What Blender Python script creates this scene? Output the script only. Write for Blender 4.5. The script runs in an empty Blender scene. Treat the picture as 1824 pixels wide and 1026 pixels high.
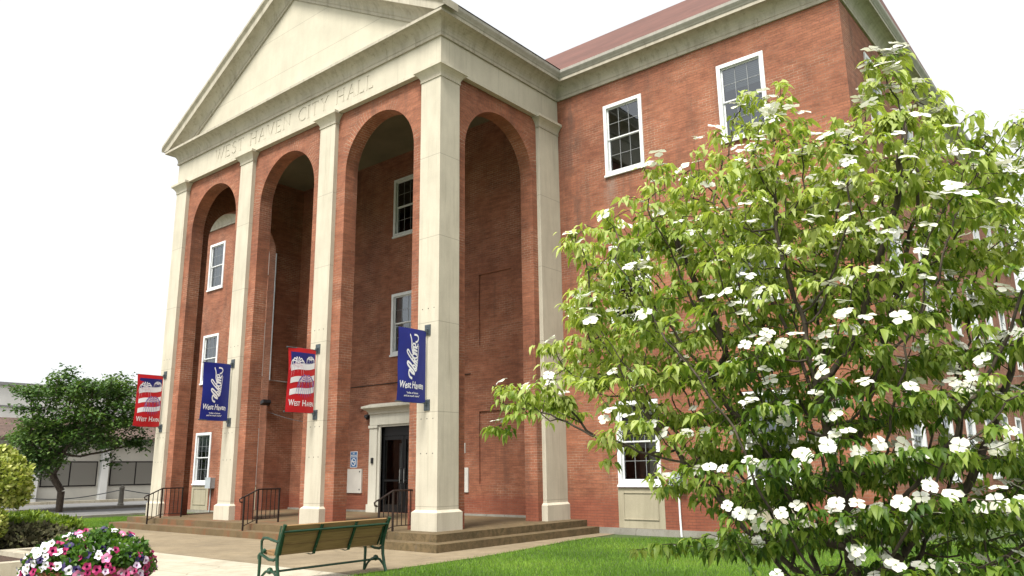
import bpy, bmesh, math, random
import numpy as np
from mathutils import Vector, Matrix
R = math.radians
random.seed(7); rng = np.random.default_rng(7)
scene = bpy.context.scene
COL = scene.collection

# ------------------------------------------------------------------ camera, sky, sun, exposure
CAM = Vector((12.597, -12.566, 1.6))
yaw, pit, rol = R(39.585), R(13.077), R(-0.74)
fw = Vector((-math.sin(yaw)*math.cos(pit), math.cos(yaw)*math.cos(pit), math.sin(pit)))
rt = Vector((math.cos(yaw), math.sin(yaw), 0)); up = rt.cross(fw)
r2 = rt*math.cos(rol)+up*math.sin(rol); u2 = -rt*math.sin(rol)+up*math.cos(rol)
cd = bpy.data.cameras.new('camera'); cam = bpy.data.objects.new('camera', cd); COL.objects.link(cam)
cd.sensor_width = 36; cd.lens = 1393.4/1824*36; cd.clip_start = 0.05; cd.clip_end = 2000
M3 = Matrix((r2, u2, -fw)).transposed()
cam.matrix_world = Matrix.Translation(CAM) @ M3.to_4x4()
scene.camera = cam

w = bpy.data.worlds.new("World"); scene.world = w; w.use_nodes = True
nt = w.node_tree; bg = nt.nodes['Background']
sky = nt.nodes.new('ShaderNodeTexSky'); sky.sky_type = 'NISHITA'; sky.sun_disc = False
SUN_EL, SUN_AZ = 58, 167            # azimuth clockwise from +y
sky.sun_elevation = R(SUN_EL); sky.sun_rotation = R(SUN_AZ)
sky.air_density = 1.0; sky.dust_density = 4.0; sky.ozone_density = 1.0
hs = nt.nodes.new('ShaderNodeHueSaturation'); hs.inputs['Saturation'].default_value = 0.06
nt.links.new(sky.outputs[0], hs.inputs['Color']); mx = nt.nodes.new('ShaderNodeMix'); mx.data_type = 'RGBA'; mx.inputs[0].default_value = .72      # even veil of cloud over the clear sky
nt.links.new(hs.outputs[0], mx.inputs[6]); mx.inputs[7].default_value = (3.55, 3.62, 3.7, 1); nt.links.new(mx.outputs[2], bg.inputs['Color'])
bg.inputs['Strength'].default_value = 0.115
sd = bpy.data.lights.new('sun', 'SUN'); sd.energy = 2.0; sd.angle = R(16); sd.color = (1, .965, .90)
sun = bpy.data.objects.new('sun', sd); COL.objects.link(sun)
dv = Vector((math.sin(R(SUN_AZ))*math.cos(R(SUN_EL)), math.cos(R(SUN_AZ))*math.cos(R(SUN_EL)), math.sin(R(SUN_EL))))
sun.rotation_euler = dv.to_track_quat('Z', 'Y').to_euler(); sun.location = (0, -30, 40)
scene.view_settings.view_transform = 'Standard'; scene.view_settings.look = 'None'
scene.cycles.diffuse_bounces = 1
scene.view_settings.exposure = 1.42; scene.view_settings.gamma = 1

# ------------------------------------------------------------------ material helpers
def srgb(h):
    c = [int(h[i:i+2], 16)/255 for i in (0, 2, 4)]
    return tuple(x/12.92 if x <= .04045 else ((x+.055)/1.055)**2.4 for x in c)+(1,)
class NT:
    def __init__(s, name):
        s.m = bpy.data.materials.new(name); s.m.use_nodes = True; s.t = s.m.node_tree
        s.b = s.t.nodes['Principled BSDF']; s.out = s.t.nodes['Material Output']
    def n(s, typ, **kw):
        o = s.t.nodes.new('ShaderNode'+typ)
        for k, v in kw.items():
            if k in [i.name for i in o.inputs]: o.inputs[k].default_value = v
            else: setattr(o, k, v)
        return o
    def l(s, a, b): s.t.links.new(a, b)
    def noise(s, vec, scale, detail=4, rough=.55, dist=0):
        o = s.n('TexNoise'); o.inputs['Scale'].default_value = scale; o.inputs['Detail'].default_value = detail
        o.inputs['Roughness'].default_value = rough; o.inputs['Distortion'].default_value = dist
        s.l(vec, o.inputs['Vector']); return o.outputs['Fac']
    def ramp(s, fac, stops):
        o = s.n('ValToRGB'); e = o.color_ramp.elements
        while len(e) < len(stops): e.new(.5)
        for i, (p, c) in enumerate(stops):
            e[i].position = p; e[i].color = c if len(c) == 4 else (*c, 1)
        s.l(fac, o.inputs[0]); return o.outputs[0]
    def mix(s, fac, a, b, mode='MIX'):
        o = s.n('Mix', data_type='RGBA', blend_type=mode)
        for sock, v in ((o.inputs[0], fac), (o.inputs[6], a), (o.inputs[7], b)):
            if hasattr(v, 'links'): s.l(v, sock)
            else: sock.default_value = v if not isinstance(v, tuple) else (v if len(v) == 4 else (*v, 1))
        return o.outputs[2]
    def math(s, op, a, b=None, c=None):
        o = s.n('Math', operation=op)
        for i, v in enumerate((a, b, c)):
            if v is None: continue
            if hasattr(v, 'links'): s.l(v, o.inputs[i])
            else: o.inputs[i].default_value = v
        return o.outputs[0]
    def mapr(s, v, a, b, c=0, d=1):
        o = s.n('MapRange'); s.l(v, o.inputs[0])
        for i, x in enumerate((a, b, c, d)): o.inputs[i+1].default_value = x
        return o.outputs[0]
    def scalev(s, vec, sc):
        o = s.n('Mapping'); o.inputs['Scale'].default_value = sc; s.l(vec, o.inputs['Vector']); return o.outputs[0]
    def bump(s, h, strength, dist):
        o = s.n('Bump'); o.inputs['Strength'].default_value = strength; o.inputs['Distance'].default_value = dist
        s.l(h, o.inputs['Height']); s.l(o.outputs[0], s.b.inputs['Normal'])
    def col(s, c): s.l(c, s.b.inputs['Base Color']) if hasattr(c, 'links') else setattr(s.b.inputs['Base Color'], 'default_value', c)
    def rough(s, v): s.b.inputs['Roughness'].default_value = v
BLK = (0, 0, 0, 1); WHT = (1, 1, 1, 1)
def plain(name, c, rough=.6, metal=0, var=.12, sc=8, bump=0):
    t = NT(name); g = t.n('NewGeometry').outputs['Position']
    f = t.noise(g, sc, 5); c2 = tuple(x*(1-var*2) for x in c[:3])+(1,); c3 = tuple(min(1, x*(1+var)) for x in c[:3])+(1,)
    t.col(t.ramp(f, [(.3, c2), (.7, c3)])); t.rough(rough); t.b.inputs['Metallic'].default_value = metal
    if bump: t.bump(f, .5, bump)
    return t.m

def brick_mat(name, c1, c2, mort, radial=False, stains=True):
    m0 = tuple(x*.8 for x in c2[:3])+(1,)
    t = NT(name); uv = t.n('UVMap'); uv.uv_map = 'UVMap'; uvo = uv.outputs[0]
    pos = t.n('NewGeometry').outputs['Position']
    wob = t.n('TexNoise'); wob.inputs['Scale'].default_value = 3; t.l(uvo, wob.inputs['Vector'])
    va = t.n('VectorMath', operation='MULTIPLY_ADD'); t.l(wob.outputs['Color'], va.inputs[0]); va.inputs[1].default_value = (.008, .008, 0); t.l(uvo, va.inputs[2])
    def br(a, b, m, bias, off=(0, 0, 0)):
        o = t.n('TexBrick'); o.offset = .5; o.squash = 1
        o.inputs['Color1'].default_value = a; o.inputs['Color2'].default_value = b; o.inputs['Mortar'].default_value = m
        o.inputs['Scale'].default_value = 1; o.inputs['Mortar Size'].default_value = .0048; o.inputs['Mortar Smooth'].default_value = .25
        o.inputs['Bias'].default_value = bias; o.inputs['Brick Width'].default_value = .205; o.inputs['Row Height'].default_value = .0685
        t.l(va.outputs[0], o.inputs['Vector']); return o
    b1 = br(c1, c2, m0, 0.0); b2 = br(BLK, WHT, BLK, -0.25)
    dark = t.math('GREATER_THAN', b2.outputs['Color'], .93)
    b3 = br(BLK, WHT, BLK, 0.0)
    c = t.mix(1.0, b1.outputs['Color'], t.ramp(b3.outputs['Color'], [(0, (.76, .73, .73)), (.5, (1, 1, 1)), (1, (1.16, 1.19, 1.22))]), 'MULTIPLY')
    c = t.mix(t.math('MULTIPLY', dark, .5), c, tuple(x*.40 for x in c1[:3])+(1,))
    # pointing is pale in re-pointed patches and brick-coloured elsewhere
    pt_ = t.mapr(t.noise(pos, .8, 5, .6), .45, .62, .15, 1)
    c = t.mix(t.math('MULTIPLY', b1.outputs['Fac'], pt_), c, mort)
    # broad weathering
    f1 = t.noise(pos, .45, 6, .6); c = t.mix(1.0, c, t.ramp(f1, [(.30, (.74, .69, .69)), (.5, (.98, .97, .96)), (.68, (1.2, 1.2, 1.22))]), 'MULTIPLY')
    f2 = t.noise(t.scalev(pos, (1.4, 1.4, 9)), 1.3, 4, .6); c = t.mix(1.0, c, t.ramp(f2, [(.35, (.80, .78, .78)), (.65, (1.12, 1.12, 1.12))]), 'MULTIPLY')
    f9 = t.noise(pos, 2.1, 6, .7, .4); c = t.mix(1.0, c, t.ramp(f9, [(.34, (.80, .77, .77)), (.5, (1, 1, 1)), (.68, (1.12, 1.15, 1.18))]), 'MULTIPLY')
    f8 = t.noise(t.scalev(pos, (2.6, 2.6, .22)), 1.0, 5, .6); c = t.mix(t.math('MULTIPLY', t.mapr(f8, .56, .70), .38), c, (.09, .05, .035, 1))
    f4 = t.noise(pos, 30, 3, .6); c = t.mix(1.0, c, t.ramp(f4, [(.3, (.86, .86, .86)), (.7, (1.1, 1.1, 1.1))]), 'MULTIPLY')
    sx = t.n('SeparateXYZ'); t.l(pos, sx.inputs[0]); X, Y, Z = sx.outputs
    # redder, raked courses near the ground (re-laid brick)
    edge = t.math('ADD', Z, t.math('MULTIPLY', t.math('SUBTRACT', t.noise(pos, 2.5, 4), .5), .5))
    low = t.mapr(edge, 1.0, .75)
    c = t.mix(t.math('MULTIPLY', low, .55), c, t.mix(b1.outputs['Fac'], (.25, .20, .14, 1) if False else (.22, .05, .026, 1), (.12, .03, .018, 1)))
    if stains:
        # long run-off stain below the cornice at the inner corner and pale wash under the third floor window
        dx = t.math('ABSOLUTE', t.math('SUBTRACT', X, .58))
        m = t.math('MULTIPLY', t.mapr(dx, .42, .05), t.mapr(Z, 4.5, 8.5))
        n3 = t.noise(t.scalev(pos, (3, 3, 1.2)), 1.6, 5, .65)
        m = t.math('MULTIPLY', m, t.mapr(n3, .42, .62)); m = t.math('MULTIPLY', m, t.mapr(Y, 4.6, 4.8))
        c = t.mix(t.math('MULTIPLY', m, .62), c, (.085, .05, .035, 1))
        dx2 = t.math('ABSOLUTE', t.math('SUBTRACT', X, 1.72))
        m2 = t.math('MULTIPLY', t.mapr(dx2, .28, .02), t.math('MULTIPLY', t.mapr(Z, 8.3, 9.4), t.mapr(Z, 9.5, 9.48)))
        m2 = t.math('MULTIPLY', m2, t.mapr(n3, .35, .6)); m2 = t.math('MULTIPLY', m2, t.mapr(Y, 4.6, 4.8))
        c = t.mix(t.math('MULTIPLY', m2, .5), c, (.36, .33, .28, 1))
    t.col(c); t.rough(.85)
    h = t.math('ADD', t.math('MULTIPLY', b1.outputs['Fac'], -1.0), t.math('MULTIPLY', f4, .5))
    t.bump(h, .7, .006); return t.m

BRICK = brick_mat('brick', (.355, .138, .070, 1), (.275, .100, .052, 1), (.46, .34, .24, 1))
def stone_mat(name, base, joints=None, vjoint=None, mildew=.3):
    t = NT(name); pos = t.n('NewGeometry').outputs['Position']
    f = t.noise(pos, 1.1, 7, .62); f2 = t.noise(t.scalev(pos, (5, 5, .7)), 1.0, 6, .6); f3 = t.noise(pos, 45, 3)
    b = base[:3]
    c = t.ramp(f, [(.25, tuple(x*.86 for x in b)), (.75, tuple(min(1, x*1.1) for x in b))])
    gr = (b[0]*.60, b[1]*.58, b[2]*.54, 1)
    c = t.mix(t.math('MULTIPLY', t.mapr(f2, .46, .70), mildew), c, gr)
    f6 = t.noise(t.scalev(pos, (9, 9, .35)), 1.0, 5, .65)
    c = t.mix(t.math('MULTIPLY', t.mapr(f6, .56, .72), min(.6, mildew*1.1)), c, (b[0]*.42, b[1]*.40, b[2]*.34, 1))
    f7 = t.noise(pos, 9, 4, .7); c = t.mix(t.math('MULTIPLY', t.mapr(f7, .66, .74), .35), c, (b[0]*.45, b[1]*.42, b[2]*.36, 1))
    c = t.mix(1.0, c, t.ramp(f3, [(.3, (.94, .94, .94)), (.7, (1.04, 1.04, 1.04))]), 'MULTIPLY')
    sx = t.n('SeparateXYZ'); t.l(pos, sx.inputs[0])
    def line(v, off, pitch, wd):
        fr = t.math('FRACT', t.math('DIVIDE', t.math('SUBTRACT', v, off), pitch))
        return t.math('LESS_THAN', fr, wd/pitch)
    h = f3
    if joints:
        k = line(sx.outputs[2], joints[0], joints[1], .014); c = t.mix(t.math('MULTIPLY', k, .45), c, (.12, .10, .07, 1)); h = t.math('SUBTRACT', f3, k)
    if vjoint:
        k = line(t.math('ADD', sx.outputs[0], sx.outputs[1]), vjoint[0], vjoint[1], .012); c = t.mix(t.math('MULTIPLY', k, .3), c, (.14, .12, .08, 1))
    t.col(c); t.rough(.8); t.bump(h, .35, .004); return t.m
ST = (.56, .515, .405)
STONE_COL = stone_mat('limestone_column', ST, joints=(.82, 2.07), mildew=.3)
STONE = stone_mat('limestone', ST, mildew=.22, vjoint=(.3, 1.9))
STONE_CORN = stone_mat('limestone_cornice', (.47, .43, .34), mildew=.6, vjoint=(.1, 1.9))
STONE_PLAIN = stone_mat('limestone_plain', (.40, .355, .25), mildew=.35)
WHITE = plain('white_paint', (.80, .81, .80, 1), .45, var=.04)
METAL_RAIL = plain('rail_iron', (.035, .022, .018, 1), .5, .4, .3, 30)
STEEL = plain('bracket_steel', (.10, .12, .13, 1), .5, .5, .2, 20)
GREYBOX = plain('grey_box', (.42, .45, .47, 1), .5, 0, .08, 6)
BLACKM = plain('black_plastic', (.02, .02, .022, 1), .4, 0, .1, 10)
PLASTER = plain('plaster', (.20, .165, .105, 1), .9, 0, .12, .9)
FRAMEM = plain('door_black', (.012, .012, .013, 1), .35, .3, .1, 10)
CHROME = plain('chrome', (.6, .6, .6, 1), .25, 1, .05, 10)
GALV = plain('galvanised', (.60, .62, .62, 1), .4, .3, .08, 15)
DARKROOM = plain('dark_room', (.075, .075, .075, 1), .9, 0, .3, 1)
TERRA = plain('terracotta', (.42, .16, .085, 1), .8, 0, .2, 12, .003)
t = NT('blind'); pos = t.n('NewGeometry').outputs['Position']; sx = t.n('SeparateXYZ'); t.l(pos, sx.inputs[0])
k = t.math('FRACT', t.math('DIVIDE', sx.outputs[2], .05))
t.col(t.ramp(k, [(0, (.10, .11, .12)), (.3, (.16, .175, .19)), (.85, (.22, .235, .25)), (1, (.12, .13, .14))])); t.rough(.6); BLIND = t.m
MUNT = plain('muntin_grey', (.30, .31, .31, 1), .5, 0, .05, 6)
def glass_mat(name, tint, refl):
    t = NT(name); t.t.nodes.remove(t.b)
    tr = t.n('BsdfTransparent'); tr.inputs[0].default_value = tint
    gl = t.n('BsdfGlossy'); gl.inputs['Roughness'].default_value = .03; gl.inputs[0].default_value = (.9, .95, 1, 1)
    fr = t.n('Fresnel'); fr.inputs[0].default_value = 1.5
    m = t.n('MixShader'); t.l(t.math('ADD', fr.outputs[0], refl), m.inputs[0]); t.l(tr.outputs[0], m.inputs[1]); t.l(gl.outputs[0], m.inputs[2])
    pos = t.n('NewGeometry').outputs['Position']; f = t.noise(pos, .8, 2)
    bp = t.n('Bump'); bp.inputs['Distance'].default_value = .01; bp.inputs['Strength'].default_value = .4; t.l(f, bp.inputs['Height']); t.l(bp.outputs[0], gl.inputs['Normal'])
    t.l(m.outputs[0], t.out.inputs[0]); return t.m
GLASS = glass_mat('glass', (.75, .8, .8, 1), .11)
DGLASS = glass_mat('door_glass', (.5, .52, .52, 1), .01)

def conc_mat(name, base, spk, sc, joint=None, stain=.3, rust=0):
    t = NT(name); pos = t.n('NewGeometry').outputs['Position']
    f = t.noise(pos, .5, 7, .6); f2 = t.noise(pos, sc, 3, .7); f3 = t.noise(pos, 3.3, 6, .65)
    c = t.ramp(f, [(.3, tuple(x*(1-stain) for x in base)), (.7, tuple(min(1, x*1.12) for x in base))])
    c = t.mix(1.0, c, t.ramp(f2, [(.3, (1-spk,)*3), (.7, (1+spk,)*3)]), 'MULTIPLY')
    c = t.mix(1.0, c, t.ramp(f3, [(.35, (.84, .82, .78)), (.65, (1.06, 1.06, 1.06))]), 'MULTIPLY')
    if rust:
        sx = t.n('SeparateXYZ'); t.l(pos, sx.inputs[0])
        f5 = t.noise(t.scalev(pos, (2.2, 2.2, .6)), 1.0, 5, .6)
        lft = t.mapr(sx.outputs[0], -1, -6)
        c = t.mix(t.math('MULTIPLY', t.math('MULTIPLY', t.mapr(f5, .52, .66), rust), lft), c, (.20, .075, .03, 1))
        moss = t.mapr(t.noise(pos, 7, 6, .7), .42, .62)
        gx = t.math('MULTIPLY', t.mapr(sx.outputs[0], -3.5, .4), moss)
        c = t.mix(t.math('MULTIPLY', gx, .62), c, (.045, .036, .010, 1))
    if joint:
        sx = t.n('SeparateXYZ'); t.l(pos, sx.inputs[0])
        for i, (off, pt) in enumerate(joint):
            if not pt: continue
            fr = t.math('FRACT', t.math('DIVIDE', t.math('SUBTRACT', sx.outputs[i], off), pt))
            c = t.mix(t.math('MULTIPLY', t.math('LESS_THAN', fr, .018/pt), .45), c, (.12, .10, .07, 1))
    vo = t.n('TexVoronoi', feature='DISTANCE_TO_EDGE'); vo.inputs['Scale'].default_value = .33
    wv = t.n('TexNoise'); wv.inputs['Scale'].default_value = 1.5; wv.inputs['Detail'].default_value = 5; t.l(pos, wv.inputs['Vector'])
    va = t.n('VectorMath', operation='MULTIPLY_ADD'); t.l(wv.outputs['Color'], va.inputs[0]); va.inputs[1].default_value = (.5, .5, 0); t.l(pos, va.inputs[2]); t.l(va.outputs[0], vo.inputs['Vector'])
    c = t.mix(t.math('MULTIPLY', t.mapr(vo.outputs['Distance'], .006, .002), .4), c, (.10, .08, .06, 1))
    sp = t.noise(pos, 5.5, 2, .5); c = t.mix(t.math('MULTIPLY', t.mapr(sp, .70, .74), .35), c, (.12, .10, .07, 1))
    t.col(c); t.rough(.85); t.bump(f2, .5, .006); return t.m
CONC_TAN = conc_mat('walk_aggregate', (.27, .215, .135), .25, 60, [(.2, 1.8), (-.98, 3.02)])
CONC_LT = conc_mat('walk_concrete', (.46, .42, .325), .06, 40, [(.2, 1.55), (-4.05, 1.5)], .12)
CONC_STEP = conc_mat('step_concrete', (.165, .115, .055), .25, 50, None, .35, .9)
CONC_GREY = conc_mat('grey_concrete', (.30, .285, .245), .12, 40, None, .3)
ASPH = conc_mat('asphalt', (.17, .17, .17), .2, 40, None, .12)
t = NT('lawn'); pos = t.n('NewGeometry').outputs['Position']
f = t.noise(pos, 1.2, 6, .6); f2 = t.noise(pos, 60, 3, .7)
c = t.ramp(f, [(.3, (.05, .085, .02)), (.7, (.085, .14, .03))]); c = t.mix(1., c, t.ramp(f2, [(.3, (.5, .5, .5)), (.7, (1.3, 1.3, 1.3))]), 'MULTIPLY')
t.col(c); t.rough(.9); t.bump(f2, 1, .03); LAWN = t.m
def leaf_mat(name, stops, transl=.35, rough=.45, attr='tint', spec=.4, tm=(1.25, 1.3, .5, 1)):
    t = NT(name); a = t.n('Attribute'); a.attribute_name = attr
    c = t.ramp(a.outputs['Fac'], stops); t.col(c); t.rough(rough); t.b.inputs['Specular IOR Level'].default_value = spec
    tr = t.n('BsdfTranslucent'); t.l(t.mix(1., c, tm, 'MULTIPLY'), tr.inputs[0])
    m = t.n('MixShader'); m.inputs[0].default_value = transl
    t.l(t.b.outputs[0], m.inputs[1]); t.l(tr.outputs[0], m.inputs[2]); t.l(m.outputs[0], t.out.inputs[0]); return t.m
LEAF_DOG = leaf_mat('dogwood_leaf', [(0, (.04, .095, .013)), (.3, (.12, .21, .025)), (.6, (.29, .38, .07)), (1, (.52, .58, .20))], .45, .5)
LEAF_MAP = leaf_mat('maple_leaf', [(0, (.035, .085, .018)), (.5, (.085, .16, .035)), (1, (.19, .28, .07))], .25)
LEAF_EUO = leaf_mat('euonymus_leaf', [(0, (.12, .17, .02)), (.5, (.32, .38, .06)), (1, (.62, .62, .24))], .25)
LEAF_JUN = leaf_mat('juniper_leaf', [(0, (.07, .12, .015)), (.5, (.16, .25, .03)), (1, (.30, .40, .05))], .25)
LEAF_PET = leaf_mat('petunia_leaf', [(0, (.03, .08, .012)), (.5, (.07, .16, .02)), (1, (.17, .30, .05))], .3)
GRASSM = leaf_mat('grass_blade', [(0, (.07, .15, .015)), (.5, (.15, .30, .022)), (1, (.32, .47, .07))], .35, .6)
BRACT = leaf_mat('bract', [(0, (.74, .74, .56)), (.5, (.84, .83, .73)), (1, (.88, .88, .82))], .25, .6, spec=.2, tm=(1, 1, .94, 1))
DEADM = leaf_mat('dry_twig', [(0, (.045, .05, .02)), (.6, (.11, .10, .05)), (1, (.17, .18, .06))], 0, .8)
t = NT('bark'); pos = t.n('NewGeometry').outputs['Position']; f = t.noise(t.scalev(pos, (1, 1, .3)), 30, 4)
t.col(t.ramp(f, [(.3, (.035, .025, .018)), (.7, (.11, .085, .06))])); t.rough(.9); t.bump(f, .6, .006); BARK = t.m
t = NT('shingle'); uv = t.n('UVMap'); uv.uv_map = 'UVMap'
o = t.n('TexBrick'); t.l(uv.outputs[0], o.inputs['Vector']); o.inputs['Scale'].default_value = 1; o.inputs['Brick Width'].default_value = .3; o.inputs['Row Height'].default_value = .14
o.inputs['Mortar Size'].default_value = .008; o.inputs['Color1'].default_value = (.15, .062, .045, 1); o.inputs['Color2'].default_value = (.11, .05, .037, 1); o.inputs['Mortar'].default_value = (.12, .05, .04, 1)
pos = t.n('NewGeometry').outputs['Position']; f = t.noise(pos, .6, 5)
t.col(t.mix(1., o.outputs['Color'], t.ramp(f, [(.3, (.8, .8, .8)), (.7, (1.15, 1.15, 1.15))]), 'MULTIPLY')); t.rough(.9); t.bump(o.outputs['Fac'], -.5, .01); SHINGLE = t.m
t = NT('brown_shingle'); uv = t.n('UVMap'); uv.uv_map = 'UVMap'
o = t.n('TexBrick'); t.l(uv.outputs[0], o.inputs['Vector']); o.inputs['Scale'].default_value = 1; o.inputs['Brick Width'].default_value = .4; o.inputs['Row Height'].default_value = .16
o.inputs['Mortar Size'].default_value = .012; o.inputs['Color1'].default_value = (.16, .105, .085, 1); o.inputs['Color2'].default_value = (.11, .075, .06, 1); o.inputs['Mortar'].default_value = (.05, .035, .03, 1)
t.col(o.outputs['Color']); t.rough(.9); BSHING = t.m
WOOD = NT('bench_wood'); pos = WOOD.n('NewGeometry').outputs['Position']; f = WOOD.noise(WOOD.scalev(pos, (30, 1.5, 30)), 1.5, 5, .6, .5)
WOOD.col(WOOD.ramp(f, [(.3, (.20, .115, .045)), (.7, (.33, .20, .085))])); WOOD.rough(.55); WOOD = WOOD.m
BGREEN = plain('bench_green', (.010, .050, .024, 1), .4, 0, .2, 15)
BEIGEW = plain('beige_wall', (.60, .58, .50, 1), .8, 0, .08, .7)
WHITEW = plain('pale_wall', (.74, .74, .70, 1), .8, 0, .06, .7)
DARKW = NT('office_glass'); DARKW.col(srgb('85847c')); DARKW.rough(.08); DARKW = DARKW.m
BARKM = plain('mulch', (.07, .04, .025, 1), .95, 0, .4, 25, .02)

# ------------------------------------------------------------------ mesh helpers
class MB:
    def __init__(s): s.v = []; s.f = []; s.uv = []; s.mi = []
    def face(s, vs, uv=None, mi=0):
        b = len(s.v); s.v += [tuple(p) for p in vs]; s.f.append(tuple(range(b, b+len(vs)))); s.uv.append(uv); s.mi.append(mi)
    def box(s, x0, y0, z0, x1, y1, z1, mi=0, skip=''):
        P = [(x0,y0,z0),(x1,y0,z0),(x1,y1,z0),(x0,y1,z0),(x0,y0,z1),(x1,y0,z1),(x1,y1,z1),(x0,y1,z1)]
        for nme, q in (('b',(0,3,2,1)),('t',(4,5,6,7)),('f',(0,1,5,4)),('r',(1,2,6,5)),('k',(2,3,7,6)),('l',(3,0,4,7))):
            if nme not in skip: s.face([P[i] for i in q], mi=mi)
    def prism(s, poly, z0, z1, poly2=None, caps=True, mi=0):   # poly ccw seen from above
        p2 = poly2 or poly; n = len(poly)
        for i in range(n):
            j = (i+1) % n
            s.face([(*poly[i], z0), (*poly[j], z0), (*p2[j], z1), (*p2[i], z1)], mi=mi)
        if caps:
            s.face([(*p, z1) for p in p2], mi=mi); s.face([(*p, z0) for p in reversed(poly)], mi=mi)
    def tube(s, pts, r, n=6, mi=0, caps=True):
        pts = [Vector(p) for p in pts]; rs = r if isinstance(r, (list, tuple)) else [r]*len(pts)
        rings = []; prev = None
        for i, p in enumerate(pts):
            d = (pts[min(i+1, len(pts)-1)]-pts[max(i-1, 0)]); d = d.normalized() if d.length > 1e-9 else Vector((0, 0, 1))
            a = prev if prev is not None else (Vector((0, 0, 1)) if abs(d.z) < .9 else Vector((1, 0, 0)))
            a = (a-d*a.dot(d)); a = a.normalized() if a.length > 1e-6 else d.orthogonal().normalized(); prev = a; b = d.cross(a)
            rings.append([p+(a*math.cos(2*math.pi*k/n)+b*math.sin(2*math.pi*k/n))*rs[i] for k in range(n)])
        for i in range(len(rings)-1):
            for k in range(n): s.face([rings[i][k], rings[i][(k+1) % n], rings[i+1][(k+1) % n], rings[i+1][k]], mi=mi)
        if caps: s.face(list(reversed(rings[0])), mi=mi); s.face(rings[-1], mi=mi)
    def lathe(s, c, prof, n=24, mi=0):
        c = Vector(c)
        for i in range(len(prof)-1):
            (ra, za), (rb, zb) = prof[i], prof[i+1]
            for k in range(n):
                a, b = 2*math.pi*k/n, 2*math.pi*(k+1)/n
                s.face([c+Vector((ra*math.cos(a), ra*math.sin(a), za)), c+Vector((ra*math.cos(b), ra*math.sin(b), za)),
                        c+Vector((rb*math.cos(b), rb*math.sin(b), zb)), c+Vector((rb*math.cos(a), rb*math.sin(a), zb))], mi=mi)
    def mesh(s, name, mats, smooth=False):
        me = bpy.data.meshes.new(name); me.from_pydata(s.v, [], s.f)
        for m in (mats if isinstance(mats, (list, tuple)) else [mats]): me.materials.append(m)
        uvl = me.uv_layers.new(name='UVMap'); k = 0; buf = []
        for vs, uv in zip(s.f, s.uv):
            if uv is None:
                a, b, c = (Vector(s.v[vs[0]]), Vector(s.v[vs[1]]), Vector(s.v[vs[2]])); nn = (b-a).cross(c-a)
                ax = max(range(3), key=lambda i: abs(nn[i]))
                for i in vs:
                    p = s.v[i]; buf += [(p[1], p[2]) if ax == 0 else (p[0], p[2]) if ax == 1 else (p[0], p[1])][0]
            else:
                for q in uv: buf += q
        uvl.data.foreach_set('uv', buf)
        me.polygons.foreach_set('material_index', s.mi)
        if smooth: me.polygons.foreach_set('use_smooth', [True]*len(s.f))
        me.update(); return me
def worldloc(o):
    l = Vector(o.location); p = o.parent
    while p: l += Vector(p.location); p = p.parent
    return l
def put(name, me, parent=None, loc=None):
    """mesh coordinates are world coordinates unless loc is given"""
    o = bpy.data.objects.new(name, me); COL.objects.link(o)
    base = Vector(loc) if loc is not None else Vector((0, 0, 0))
    if parent: o.parent = parent; base = base-worldloc(parent)
    o.location = base; return o
def tag(o, label=None, cat=None, group=None, kind=None):
    for k, v in (('label', label), ('category', cat), ('group', group), ('kind', kind)):
        if v: o[k] = v
    return o
def thing(name, label, cat, loc, group=None):
    o = bpy.data.objects.new(name, None); o.empty_display_size = .2; COL.objects.link(o); o.location = loc
    return tag(o, label, cat, group)
def copy_tree(o, parent=None):
    c = o.copy(); COL.objects.link(c)
    if parent: c.parent = parent
    for ch in list(o.children): copy_tree(ch, c)
    return c
def build(mb, name, mat, parent=None, loc=None, smooth=False): return put(name, mb.mesh(name, mat, smooth), parent, loc)
def center_root(o, base):
    """mesh built in world coords, origin moved to its base"""
    b = Vector(base); o.data.transform(Matrix.Translation(-b)); o.location = b; return o

# ------------------------------------------------------------------ dimensions
D = 4.886; ZF = .312; HS = 11.155; HB = 11.44; HF = 12.25
PX = [(-13.03, -12.35), (-8.95, -8.27), (-4.83, -4.15), (-.682, 0)]
XL = -13.03; XE = 8.15; XW = -21.15; YB = 28.7
Q = .125; T = .416

# ------------------------------------------------------------------ ground
def sheet(name, polys, z, mat, kind='structure'):
    m = MB()
    for p in polys: m.face([(x, y, z) for x, y in p])
    return tag(build(m, name, mat), kind=kind)
sheet('ground', [[(-400, -400), (400, -400), (400, 400), (-400, 400)]], -.012, LAWN)
sheet('walk', [[(-13.8, -4.05), (2.2, -4.05), (2.15, -.98), (1.95, .6), (1.6, 2.6), (1.45, 4.87), (-13.8, 4.87)]], -.002, CONC_TAN)
sheet('pavement', [[(-13.8, -40), (2.35, -40), (2.35, -8.3), (60, -8.3), (60, -7.2), (2.35, -7.2), (2.28, -4.05), (-13.8, -4.05)]], -.004, CONC_LT)
m = MB(); m.face([(-27.5, -80, 0), (-20, -80, 0), (-20, 90, 0), (-27.5, 90, 0)]); tag(build(m, 'road', ASPH), kind='structure')
m = MB(); m.box(-27.8, -80, -.01, -27.5, 90, .13); m.box(-20, -80, -.01, -19.8, 90, .10); tag(build(m, 'kerb', CONC_GREY), kind='structure')
m = MB(); m.face([(-38.2, -80, .1), (-27.8, -80, .1), (-27.8, 90, .1), (-38.2, 90, .1)]); tag(build(m, 'parking_lot', ASPH), kind='structure')
m = MB(); m.box(-34.6, -80, .09, -34.2, 90, .24); tag(build(m, 'low_kerb', CONC_LT), kind='structure')

# ------------------------------------------------------------------ city hall
hall = thing('city_hall', 'red brick city hall with tall stone columned portico, brick arches and a pediment', 'building', (-6.5, D, 0))

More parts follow.
